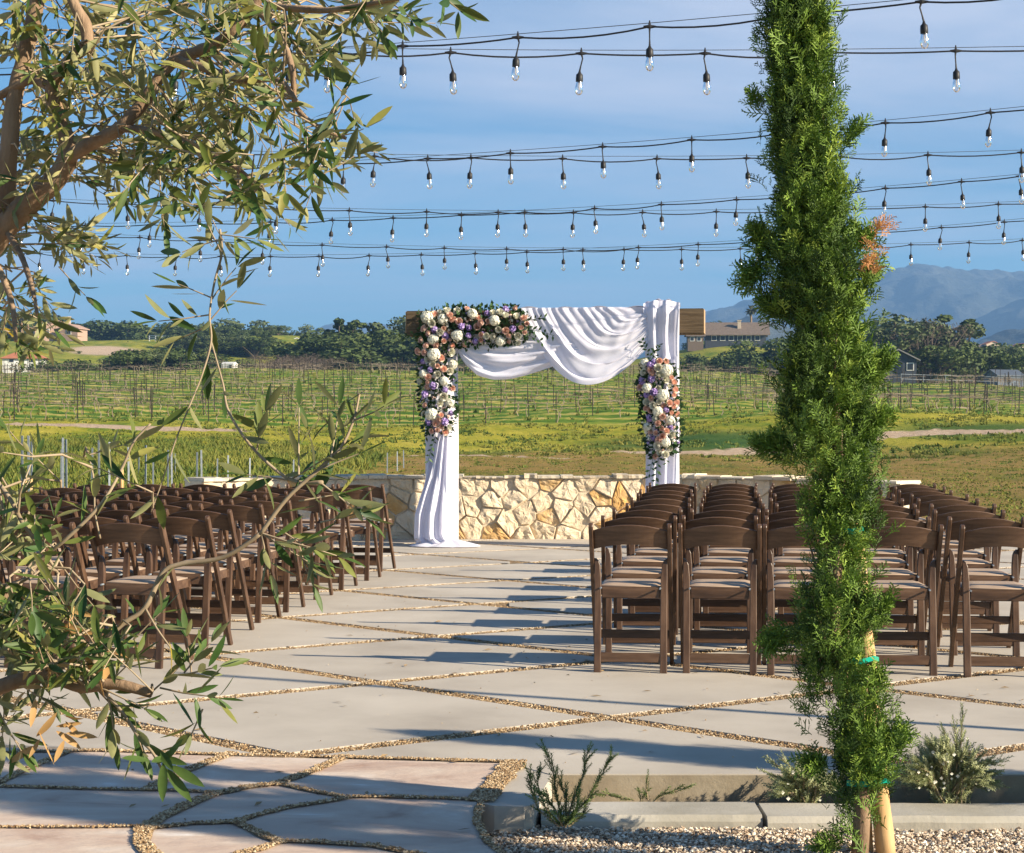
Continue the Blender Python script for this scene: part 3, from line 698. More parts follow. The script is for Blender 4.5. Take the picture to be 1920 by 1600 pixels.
front = [0.40, 0.855, 1.31, 1.785, 2.30]; back = [1.24, 1.78, 2.32, 2.82, 3.36]
RO = ['nearest row', 'second row', 'third row', 'fourth row', 'fifth row', 'sixth row', 'seventh row', 'eighth row', 'farthest row']
CO = ['aisle seat', 'second seat', 'third seat', 'fourth seat', 'fifth seat', 'outermost seat']
jx = [0, 0, 0, 0.05, 0.02, 0.03, 0, 0.01, 0.01]
for rI in range(9):
    for c in range(5):
        t = rI/8; xl = front[c]*(1-t)+back[c]*t+jx[rI]+rc.uniform(-.012, .012)
        d = 9.46+0.872*rI-0.035*c+rc.uniform(-.02, .02)+(-0.05 if rI == 3 else 0)
        yaw = R(5.5+rc.uniform(-2.4, 2.4))
        cn = CO[c] if c < 4 else 'outermost seat'
        place_chair(xl+0.215, d, yaw, f'brown folding chair right of the aisle, {RO[rI]} from camera, {cn}', GR)
ex = [-1.76, -1.65, -1.64, -1.56, -1.47, -1.36, -1.24, -1.12, -1.05]; ed = [9.97, 10.66, 11.48, 12.25, 12.95, 13.85, 14.65, 15.5, 16.45]
for rI in range(9):
    for c in range(6):
        yaw = R(9+rc.uniform(-2.4, 2.4)); 
        xf = ex[rI]-c*0.478*math.cos(R(5)); yf = ed[rI]+c*0.03+rc.uniform(-.03, .03)
        # (xf,yf) is the right front foot; go back to the chair origin
        ox, oy = 0.215, 0.385
        x = xf-(ox*math.cos(yaw)+oy*math.sin(yaw))+rc.uniform(-.01, .01); y = yf-(-ox*math.sin(yaw)+oy*math.cos(yaw))
        place_chair(x, y, yaw, f'brown folding chair left of the aisle, {RO[rI]} from camera, {CO[c]}', GR)

# ------------------------------------------------------------------ arch, drapes, flowers
AY = R(8); AC = Vector((0.46, 19.5, 0))
arch = empty('wedding_arch', AC, -AY); tag(arch, 'heavy square timber wedding arch carrying white drapes and flowers', 'arch')
b = MB(); b.box((-1.235, 0, 1.135), (0.27, 0.27, 2.27), bev=0.006); b.build('post', M['beam'], arch)
b = MB(); b.box((1.155, 0, 1.135), (0.27, 0.27, 2.27), bev=0.006); b.build('post', M['beam'], arch)
b = MB(); b.box((0, 0, 2.405), (3.2, 0.30, 0.268), bev=0.008)
for s in (-1, 1): b.box((s*1.602, 0, 2.405), (0.006, 0.285, 0.252), m=1)
b.build('beam', [M['beam'], M['beam_end']], arch)
# chiffon
def sheet(fn, nu, nv):
    V = [fn(i/nu, j/nv) for j in range(nv+1) for i in range(nu+1)]
    Fs = [(j*(nu+1)+i, j*(nu+1)+i+1, (j+1)*(nu+1)+i+1, (j+1)*(nu+1)+i) for j in range(nv) for i in range(nu)]
    return V, Fs
def cloth_obj(name, label, sheets, group=None):
    r = MB()
    for fn, nu, nv in sheets: v, f = sheet(fn, nu, nv); r.add(v, f)
    o = r.build(name, M['cloth'], smooth=True); o.location = AC; o.rotation_euler = (0, 0, -AY)
    tag(o, label, 'drape', group); return o
def nz(a, b_, c=0): return mnoise.noise(Vector((a, b_, c)))
def ip(t, xs, ys): return float(np.interp(t, xs, ys))
def swag1(u, v):
    x = -1.06+u*1.55
    top = 2.28
    bot = ip(u, [0, .06, .155, .27, .39, .5, .62, .78, 1], [2.15, 1.98, 1.84, 1.79, 1.80, 1.84, 1.90, 1.98, 2.1])
    z = top+(bot-top)*v
    arc = 0.45*v*(4*u*(1-u))
    f = 0.030*math.sin(v*19+9*(u-.35)**2*2+2*nz(u*3, v*2))*(0.3+u*(1-u)*3)*(0.3+v)+0.012*math.sin(v*41-7*u)
    return Vector((x, -0.19-0.08*math.sin(math.pi*min(v*1.1, 1))*u*(1-u)*2+f, z+0.0*arc))
def swag2(u, v):
    # family of hanging curves: left ends spread along the beam top, right ends gathered at the knot
    w_ = v; xL = 0.80-1.16*w_**.8; xR = 1.05; zL = 2.556; zR = 2.52-0.34*w_
    uu = u**1.05
    D = 0.06+0.66*w_**1.1
    x = xL+(xR-xL)*uu+0.02*nz(w_*4, u*2, 9)
    z = zL+(zR-zL)*uu-D*(math.sin(math.pi*uu**0.88))**0.92*(0.92+0.08*math.sin(w_*31))
    k = math.sin(math.pi*min(1, u*1.02+.02))
    ph = 2*math.pi*(5.0*w_+0.35*nz(u*2.5, w_*2, 3))
    y = -0.20-0.07*w_*k+0.016*math.sin(ph)*(0.35+0.65*k)*(0.55+1.3*nz(u*2, w_*4, 5))+0.007*math.sin(ph*2.6+4*u)+0.010*nz(u*8, w_*14, 7)
    return Vector((x, y, z))
def beam_top(u, v):
    x = -0.36+u*1.42; a = v
    y = -0.19+a*0.38; z = 2.556+0.012*math.sin(u*23)+0.012*nz(u*6, v*3)
    return Vector((x, y, z))
def beam_front(u, v):
    x = -0.36+u*1.42; return Vector((x, -0.172+0.010*math.sin(u*37+3*v)+0.008*nz(u*8, v*3), 2.556-0.30*v))
def beam_back(u, v):
    x = -0.36+u*1.42; return Vector((x, 0.19+0.02*math.sin(u*40), 2.556-0.30*v-0.03*math.sin(u*7)))
def knot(u, v):
    # bundle over the beam at right: front sheet falling from above the beam
    x = 0.97+0.37*u+0.02*(1-v)*(u-.5)
    f = 0.022*math.sin(u*17+0.9*math.sin(v*3))+0.008*math.sin(u*37+v*2)
    z = ip(v, [0, .08, .5, 1], [2.60, 2.53, 2.3, 2.0]) + (0.035*math.sin(u*math.pi) if v < .1 else 0)
    y = ip(v, [0, .08, 1], [-0.10, -0.215, -0.205])
    return Vector((x+0.03*v*(1-u), y+f, z))
def knot_top(u, v):
    x = 0.97+0.37*u; f = 0.02*math.sin(u*20); return Vector((x, -0.10+0.3*v, 2.60+0.04*math.sin(u*math.pi)+f*0.6-0.03*v))
cloth_obj('chiffon_drape', 'white chiffon bow hanging lower left under the flowered end of the beam', [(swag1, 40, 26)], 'white chiffon drapes on the arch')
cloth_obj('chiffon_drape', 'white chiffon swag thrown over the beam and bowing deepest in the middle', [(swag2, 70, 60), (beam_top, 40, 4), (beam_front, 60, 8), (beam_back, 40, 6)], 'white chiffon drapes on the arch')
def wrap(cx_, zt, zb, seed, rr=0.18):
    def fn(u, v):
        a = 2*math.pi*u; z = zt+(zb-zt)*v
        c, s = math.cos(a), math.sin(a); k = 1/max(abs(c), abs(s)); k = 1+(k-1)*0.55
        r_ = rr*k*(0.92)+0.010*math.sin(a*9+seed+1.5*nz(v*2, seed))+0.006*math.sin(a*17+v*4)
        return Vector((cx_+r_*c, r_*s, z))
    return fn
def right_fall(u, v):
    x = 0.99+0.335*u+0.012*math.sin(v*5); z = 2.03-2.01*v
    return Vector((x, -0.205+0.03*math.sin(u*17+0.8*math.sin(v*2.3))+0.01*math.sin(u*38)-0.02*v, z))
cloth_obj('chiffon_drape', 'white chiffon panel falling from the beam down the right post', [(knot, 40, 30), (knot_top, 40, 6), (wrap(1.155, 2.27, 0.01, 2), 72, 30), (right_fall, 40, 40)], 'white chiffon drapes on the arch')
def left_fall(u, v):
    z = 1.22*(1-v)+0.02
    py = 1025-z*174
    xl = ip(py, [812, 830, 850, 892, 930, 965, 1010, 1025], [826, 820, 816, 805, 791, 780, 778, 787]); xr = ip(py, [812, 1000, 1012, 1025], [846, 849, 856, 874])
    px = xl+(xr-xl)*u; x = (px-1040)/174
    spread = ip(v, [0, .3, .85, 1], [0.02, 0.03, 0.06, 0.10])
    f = 0.035*math.sin(u*19+2.2*v)*min(1, v*3+.2)+0.014*math.sin(u*41-v*3)
    return Vector((x, -0.215-spread*math.sin(math.pi*u)+f, max(z+(0.035*abs(math.sin(u*16)) if v > .96 else 0), 0.012)))
def left_side(u, v):
    z = 0.9*(1-v)+0.01; py = 1025-z*174
    xl = ip(py, [850, 892, 930, 965, 1010, 1025], [803, 801, 792, 781, 779, 785]); x0 = (xl-1040)/174
    return Vector((x0+0.01+0.02*math.sin(u*12), -0.21+0.36*u, z))
def left_pool(u, v):
    a = math.pi*(1.02+1.05*u); r_ = 0.05+0.32*v
    return Vector((-1.22+r_*1.05*math.cos(a)+0.06, -0.22+r_*0.62*math.sin(a)*0.9, 0.012+0.075*(1-v)+0.012*math.sin(u*26+v*3)*(v < .97)))
cloth_obj('chiffon_drape', 'white chiffon panel wrapping the left post and pooling on the patio', [(wrap(-1.235, 2.27, 0.01, 5), 72, 40), (left_fall, 50, 60), (left_side, 14, 30), (left_pool, 60, 12)], 'white chiffon drapes on the arch')

# flower templates (unit = metres), built once, each bloom its own child
def petal_ball(r, n, ps, cup, seed):
    rs = random.Random(seed); b = MB()
    for i in range(n):
        z = 1-2*(i+.5)/n; ph = i*2.399963; q = math.sqrt(1-z*z); nn = Vector((q*math.cos(ph), q*math.sin(ph), z))
        nn = (nn+Vector((rs.gauss(0, .1), rs.gauss(0, .1), rs.gauss(0, .1)))).normalized()
        t = nn.cross(Vector((.2, .9, .3))).normalized(); s = nn.cross(t); a = rs.uniform(0, 6.28); t, s = t*math.cos(a)+s*math.sin(a), s*math.cos(a)-t*math.sin(a)
        c = nn*r*rs.uniform(.86, 1.06); sz = ps*rs.uniform(.7, 1.2); tn = rs.random()
        vs = [c, c+(t)*sz+nn*cup, c+(t+s)*sz*.62+nn*cup*.3, c+s*sz+nn*cup, c+(s-t)*sz*.62+nn*cup*.3, c-t*sz+nn*cup, c+(-s-t)*sz*.62+nn*cup*.3, c-s*sz+nn*cup, c+(t-s)*sz*.62+nn*cup*.3]
        b.add(vs, [(0, 1, 2), (0, 2, 3), (0, 3, 4), (0, 4, 5), (0, 5, 6), (0, 6, 7), (0, 7, 8), (0, 8, 1)], tint=tn)
    core = [Vector((x, y, z))*r*.8 for x, y, z in oct_v]; b.add(core, [tuple(f) for f in oct_f], tint=.2)
    return b
def rose(r, seed):
    rs = random.Random(seed); b = MB()
    for lay, (rr, hgt, k, op) in enumerate(((.22, .95, 3, .1), (.42, .95, 4, .25), (.66, .85, 5, .5), (.9, .62, 6, .9))):
        for i in range(k):
            a0 = 2*math.pi*i/k+lay*.7; a1 = a0+2*math.pi/k*1.3; vs = []; m_ = 4
            for q in range(m_+1):
                a = a0+(a1-a0)*q/m_; e = 1-abs(q/m_-.5)*1.0
                for h_, ro in ((-.4, rr*.55), (.2, rr*.95), (hgt*(.55+.45*e), rr*(1+op*.22))):
                    vs.append(Vector((math.cos(a)*ro, math.sin(a)*ro, h_))*r)
            fs = [(q*3+j, (q+1)*3+j, (q+1)*3+j+1, q*3+j+1) for q in range(m_) for j in range(2)]
            b.add(vs, fs, tint=(0.15+.22*lay)+rs.uniform(-.08, .08))
    return b
HYD = [petal_ball(0.060, 90, 0.018, 0.003, s).build('hydrangea', M['white_petal']) for s in (1, 2)]
WRS = [rose(0.040, s).build('white_rose', M['white_petal']) for s in (3, 4)]
PRS = [rose(0.035, s).build('peach_rose', M['peach']) for s in (5, 6)]
VIO = [petal_ball(0.030, 22, 0.018, 0.010, s).build('violet_flower', M['violet']) for s in (7, 8)]
usedf = set()
def bloom(tmpls, parent, p, nn, sc, rs):
    o = tmpls[rs.randrange(len(tmpls))]
    if o.name in usedf: o = o.copy(); COL.objects.link(o)
    else: usedf.add(o.name)
    o.parent = parent; o.location = p; o.scale = (sc,)*3
    o.rotation_euler = Vector(nn).to_track_quat('Z', 'Y').to_euler(); return o
def leafspray(b, p, d, n, ln, wd, rs, sp=None):
    """a stem with pairs of pointed leaves"""
    p = Vector(p); d = Vector(d).normalized(); L = n*ln*0.45; side = d.cross(Vector((0, 1, .2))).normalized()
    pts = [p+d*L*t+Vector((0, 0, -0.15*L*t*t)) for t in (0, .33, .66, 1)]
    b.tube(pts, 0.0022, 4, tint=.6, cap=False)
    for i in range(n):
        t = (i+.6)/n; c = p+d*L*t+Vector((0, 0, -0.15*L*t*t)); sgn = -1 if i % 2 else 1
        ld = (d*.55+side*sgn*.8+Vector((rs.gauss(0, .25), rs.gauss(0, .25)-.1, rs.gauss(0, .25)))).normalized(); s2 = ld.cross(Vector((rs.gauss(0, .4), 1, rs.gauss(0, .4)))).normalized(); w_ = wd*rs.uniform(.7, 1.2); l_ = ln*rs.uniform(.7, 1.2)
        b.add([c, c+ld*l_*.45+s2*w_, c+ld*l_, c+ld*l_*.45-s2*w_], [(0, 1, 2, 3)], tint=rs.random())
def garland(name, label, strips, n, seed, sprays):
    r = empty(name, AC, -AY); tag(r, label, 'flower garland', 'flower garlands on the arch')
    rs = random.Random(seed); pts = []; lb = MB(); tries = 0; tot = sum(s[4] for s in strips)
    while len(pts) < n and tries < 30000:
        tries += 1; q = rs.random()*tot; acc = 0
        for s_ in strips:
            acc += s_[4]
            if q <= acc: break
        ax, az, bx, bz, _, wd, yd = s_
        t = rs.random(); e = rs.uniform(-1, 1); wloc = wd*((1-.45*abs(2*t-1)**5) if seed == 21 else (.45+.55*math.sin(math.pi*min(1, t*1.05+.08))))
        d = Vector((bx-ax, 0, bz-az)); ll = d.length; d.normalize(); nn = Vector((-d.z, 0, d.x))
        x = ax+(bx-ax)*t+nn.x*e*wloc; z = az+(bz-az)*t+nn.z*e*wloc
        bulge = math.sqrt(max(0, 1-e*e*.8)); y = -yd-0.13*bulge+rs.uniform(-.015, .015)
        kind = rs.random()
        if len(pts) < n*.13: kd = 'h'; rad = .062
        elif kind < .34: kd = 'w'; rad = .040
        elif kind < .80: kd = 'p'; rad = .033
        else: kd = 'v'; rad = .034
        if any((a[0]-x)**2+(a[1]-z)**2 < ((a[2]+rad)*(.74 if kd != 'h' else 1.25))**2 for a in pts): continue
        pts.append((x, z, rad)); p = Vector((x, y, z)); nn2 = (nn*e*.9+Vector((rs.gauss(0, .25), -1, rs.gauss(0, .25)+.1))).normalized()
        bloom({'h': HYD, 'w': WRS, 'p': PRS, 'v': VIO}[kd], r, p, nn2, rs.uniform(.72, 1.12), rs)
    # greenery bed
    for s_ in strips:
        ax, az, bx, bz, wt, wd, yd = s_
        for i in range(int(2000*wt)):
            t = rs.random(); e = rs.uniform(-1.08, 1.08); d = Vector((bx-ax, 0, bz-az)).normalized(); nn = Vector((-d.z, 0, d.x)); wloc = wd*(1-.4*abs(2*t-1)**5)
            p = Vector((ax+(bx-ax)*t, 0, az+(bz-az)*t))+nn*e*wloc; p.y = -yd-0.10*math.sqrt(max(0, 1-e*e*.8))*rs.uniform(.3, 1.1)
            ld = (nn*e+Vector((rs.gauss(0, .6), rs.gauss(-.4, .4), rs.gauss(0, .6)))).normalized(); s2 = ld.cross(Vector((rs.gauss(0, 1), rs.gauss(0, 1), rs.gauss(0, 1)))).normalized(); l_ = rs.uniform(.035, .07); w_ = l_*rs.uniform(.25, .4)
            lb.add([p, p+ld*l_*.5+s2*w_, p+ld*l_, p+ld*l_*.5-s2*w_], [(0, 1, 2, 3)], tint=rs.random())
    sm = MB()
    for i in range(int(n*2.2)):
        s_ = strips[0] if rs.random()*tot < strips[0][4] else strips[-1]; ax, az, bx, bz, _, wd, yd = s_
        t = rs.random(); e = rs.uniform(-1, 1); d = Vector((bx-ax, 0, bz-az)).normalized(); nn = Vector((-d.z, 0, d.x)); wloc = wd*(1-.45*abs(2*t-1)**5)
        c = Vector((ax+(bx-ax)*t, -yd-.10*math.sqrt(1-e*e*.8), az+(bz-az)*t))+nn*e*wloc; mi_ = rs.choice((0, 0, 1, 2)); rr_ = rs.uniform(.012, .022)
        for q in range(7):
            dd = Vector((rs.gauss(0, 1), rs.gauss(-.6, 1), rs.gauss(0, 1))).normalized(); sx = dd.cross(Vector((.3, .5, .8))).normalized()*rr_*.6; sy = dd.cross(sx).normalized()*rr_*.6; cc = c+dd*rr_
            sm.add([cc-sx, cc-sy, cc+sx, cc+sy], [(0, 1, 2, 3)], tint=rs.random(), m=mi_)
    o = sm.build('filler_blossom', [M['white_petal'], M['peach'], M['violet']], r); o['kind'] = 'stuff'
    for p, d, k, ln in sprays: leafspray(lb, p, d, k, ln, ln*.22, rs)
    lb.build('foliage', M['leaf'], r); return r
garland('flower_garland', 'large L shaped garland of white, peach and violet flowers on the left corner',
        [(-1.38, 2.36, -0.26, 2.37, .52, .20, .19), (-1.27, 2.45, -1.22, 1.22, .55, .185, .20)], 100, 21,
        [((-.35, -.3, 2.33), (1, 0, -.05), 12, .07), ((-.3, -.28, 2.4), (1, 0, .35), 9, .06), ((-.3, -.28, 2.28), (1, 0, -.35), 8, .06), ((-1.45, -.25, 2.3), (-1, 0, -.2), 6, .07), ((-1.25, -.27, 1.2), (-.35, 0, -1), 10, .06), ((-1.3, -.27, 1.3), (-.5, 0, -1), 10, .06), ((-1.42, -.25, 2.45), (-.3, 0, 1), 4, .05), ((-.9, -.2, 2.5), (.2, 0, 1), 4, .05), ((-.5, -.2, 2.5), (.2, 0, 1), 4, .05), ((-1.15, -.25, 1.3), (.3, 0, -1), 5, .05)])
garland('flower_garland', 'narrow hanging garland of white, peach and violet flowers on the right post',
        [(1.10, 1.98, 1.19, .98, .5, .19, .24)], 60, 33,
        [((1.08, -.27, 1.95), (-.45, 0, 1), 12, .06), ((1.12, -.27, 1.9), (-.15, 0, 1), 9, .06), ((1.1, -.27, 2.05), (.3, 0, .9), 6, .05), ((1.3, -.27, 1.88), (.8, 0, .6), 6, .05), ((1.15, -.28, 1.1), (-.15, 0, -1), 14, .065), ((1.1, -.28, 1.05), (-.3, 0, -1), 10, .06), ((1.2, -.28, 1.05), (.1, 0, -1), 6, .05), ((1.35, -.28, 1.5), (1, 0, .1), 4, .05)])

# ------------------------------------------------------------------ string lights
HS = 3.56
SOCK = MB(); SOCK.lathe([(0, 0), (.006, 0), (.010, -.012), (.020, -.022), (.0215, -.045), (.021, -.062), (.019, -.066), (.0, -.066)], k=12)
SOCK_M = SOCK.build('socket', M['black'], smooth=True)
BUL = MB(); BUL.lathe([(.0165, -.060), (.018, -.072), (.0225, -.092), (.0245, -.106), (.0225, -.123), (.016, -.137), (.006, -.144), (.0, -.145)], k=16)
BUL_M = BUL.build('bulb', M['glass'], smooth=True)
FIL = MB(); FIL.tube([(0, 0, -.066), (0, 0, -.098), (.004, 0, -.112)], .003, 6); FIL_M = FIL.build('filament', plain('filament_mount', (.7, .62, .5)))
first = [True]
def string_light(ys, bulbs, label):
    """ys: photo rows of the messenger at columns 0,640,1280,1920"""
    a, b0, c, d_ = ys
    def pt(px):
        py = float(np.polyval(np.polyfit([0, 640, 1280, 1920], ys, 2), px)); D = F*(HS-EYE)/(HY-py); return Vector(((px-960)/F*D, D, HS))
    # straight run in plan, slight sag kept in height
    A = pt(-60); B = pt(1980); dirv = (B-A)
    def on(px):
        # point of the straight plan line seen at column px, with the sag of the run
        k = (px-960)/F; t = (A.x-k*A.y)/(k*dirv.y-dirv.x); p = A+dirv*t
        py = float(np.polyval(np.polyfit([0, 640, 1280, 1920], ys, 2), px)); p.z = EYE+(HY-py)/F*p.y; return p
    r = empty('string_light', on(960)); tag(r, label, 'string lights', 'festoon light strings over the patio'); off = -Vector(r.location)
    # ends run on beyond the frame
    xs = [-700]+list(np.linspace(-200, 2120, 24))+[2700]
    mw = MB(); mw.tube([on(x)+Vector((0, 0, .02))+off for x in xs], 0.0022, 5); mw.build('messenger_wire', M['wire'], r)
    cb = MB(); kn = sorted([-700, -250]+bulbs+[2200, 2700]); path = []
    rs = random.Random(int(ys[0]*7))
    for p, q in zip(kn[:-1], kn[1:]):
        dip = rs.uniform(.005, .03)
        for t in np.linspace(0, 1, 7)[:-1]:
            pp_ = on(p+(q-p)*t); path.append(pp_+Vector((0, 0, -dip*4*t*(1-t)))+off)
    path.append(on(kn[-1])+off); cb.tube(path, 0.0052, 6)
    for px in bulbs:
        p = on(px)+off; cb.tube([p-Vector((.035, 0, 0)), p, p+Vector((.035, 0, 0))], [.006, .0125, .006], 8); cb.tube([p+Vector((0, 0, .035)), p], [.003, .010], 6)
        sw = rs.uniform(-.012, .012); q = p+Vector((sw, 0, -.105))
        cb.tube([p, p+Vector((-sw*.8, 0, -.03)), p+Vector((sw*.2, 0, -.07)), q], [.0075, .0045, .0042, .006], 7)
        if first[0]: s_, g_, f_ = SOCK_M, BUL_M, FIL_M; first[0] = False
        else: s_, g_, f_ = SOCK_M.copy(), BUL_M.copy(), FIL_M.copy(); [COL.objects.link(o) for o in (s_, g_, f_)]
        s_.parent = r; g_.parent = s_; f_.parent = s_; s_.location = q; s_.rotation_euler = (rs.uniform(-.05, .05), sw*-4, 0)
    cb.build('cable', M['black'], r)
string_light([134, 97, 43, -15], [-90, 138, 332, 545, 755, 971, 1218, 1470, 1728, 1990], 'nearest light string, climbing to the top right corner of the view')
string_light([80, 98, 99, 94], [-60, 165, 395, 617, 845, 1090, 1322, 1560, 1792, 2030], 'second nearest light string, hanging almost level across the top')
string_light([335, 307, 264, 205], [60, 215, 350, 490, 644, 802, 957, 1130, 1297, 1480, 1660, 1857, 2050], 'light string climbing to the right in the second pair from the top')
string_light([270, 292, 298, 286], [20, 190, 360, 530, 702, 883, 1055, 1232, 1400, 1577, 1740, 1915], 'level light string in the second pair from the top')
string_light([372, 394, 399, 381], [100, 237, 374, 519, 655, 800, 934, 1075, 1205, 1343, 1472, 1603, 1735, 1872], 'level light string in the third pair from the top')
string_light([424, 412, 382, 330], [40, 160, 282, 395, 507, 623, 737, 865, 984, 1115, 1240, 1381, 1520, 1660, 1803, 1912], 'light string climbing to the right in the third pair from the top')
string_light([430, 461, 468, 451], [35, 150, 262, 375, 493, 604, 725, 833, 950, 1056, 1170, 1278, 1388, 1495, 1600, 1708, 1817, 1917], 'level light string in the lowest, farthest pair')
string_light([474, 480, 461, 413], [75, 157, 238, 330, 413, 507, 598, 692, 790, 891, 988, 1093, 1197, 1309, 1420, 1530, 1643, 1765, 1883], 'light string climbing to the right in the lowest, farthest pair')

# slim steel pole to the right whose shadow crosses the patio
lp = empty('light_pole', (5.9, 5.95, 0)); tag(lp, 'slim black steel pole holding the light strings, right of the view', 'pole')
b = MB(); b.tube([(0, 0, 0), (0, 0, 3.6)], .032, 12); b.build('pole_shaft', M['black'], lp)
b = MB(); b.tube([(0, 0, 0), (0, 0, .012)], .11, 16); b.build('base_plate', M['black'], lp)
b = MB(); b.tube([(0, 0, 3.6), (0, 0, 3.63)], [.036, .02], 12); b.build('pole_cap', M['black'], lp)

# ------------------------------------------------------------------ conifer sprays
def spray_template(seed, ln=0.085, side=9, sub=3, wd=0.0036):
    """flat fan of scale-leaf branchlets; rachis along +Z, fan in XZ, slight random depth"""
    rs = random.Random(seed); quads = []
    def rib(a, b_, w0, w1):
        d = (b_-a).normalized(); n = d.cross(Vector((rs.gauss(0, .5), 1, rs.gauss(0, .5)))).normalized()
        quads.append((a-n*w0, a+n*w0, b_+n*w1, b_-n*w1))
    L = ln; top = Vector((rs.gauss(0, .008), rs.gauss(0, .008), L)); rib(Vector((0, 0, 0)), top, wd*.5, wd*.4)
    for i in range(side):
        t = .12+.86*i/side; sg = -1 if i % 2 else 1; a = top*t; l1 = L*(.52*(1-t*.65))*rs.uniform(.8, 1.2)
        d = Vector((sg*rs.uniform(.6, .9), rs.gauss(0, .28), rs.uniform(.6, .9))).normalized(); e = a+d*l1; rib(a, e, wd*.55, wd*.4)
        for j in range(sub):
            tt = .3+.7*j/sub; s2 = -1 if (i+j) % 2 else 1; c = a+d*l1*tt
            d2 = (d+Vector((s2*.55, rs.gauss(0, .3), s2*-.3))).normalized(); rib(c, c+d2*l1*.42*rs.uniform(.7, 1.2), wd*.6, wd*.35)
    q = np.array([[tuple(v) for v in x] for x in quads]); return q.reshape(-1, 3)
TEMPL = [spray_template(s) for s in range(8)]
def place_sprays(b, pos, dirs, scale, tint, m=0, templ=None, tgrad=0.25):
    """pos,dirs (n,3); orthonormal frame from dirs with random roll"""
    templ = templ or TEMPL
    n = len(pos); d = dirs/np.linalg.norm(dirs, axis=1, keepdims=True)
    rnd = rng.normal(0, 1, (n, 3)); x = np.cross(d, rnd); x /= np.linalg.norm(x, axis=1, keepdims=True); y = np.cross(d, x)
    which = rng.integers(0, len(templ), n)
    for k, T in enumerate(templ):
        ii = np.nonzero(which == k)[0]
        if not len(ii): continue
        sc = scale[ii][:, None, None] if not np.isscalar(scale) else scale
        V = (T[None, :, 0:1]*x[ii][:, None, :]+T[None, :, 1:2]*y[ii][:, None, :]+T[None, :, 2:3]*d[ii][:, None, :])*sc+pos[ii][:, None, :]
        m_ = T.shape[0]; tt = np.repeat(tint[ii][:, None], m_, 1)+tgrad*(T[None, :, 2]/0.085-.5)
        Fq = np.arange(len(ii)*m_).reshape(-1, 4); b.bulk(V.reshape(-1, 3), Fq, np.clip(tt, 0, 1).ravel(), m)

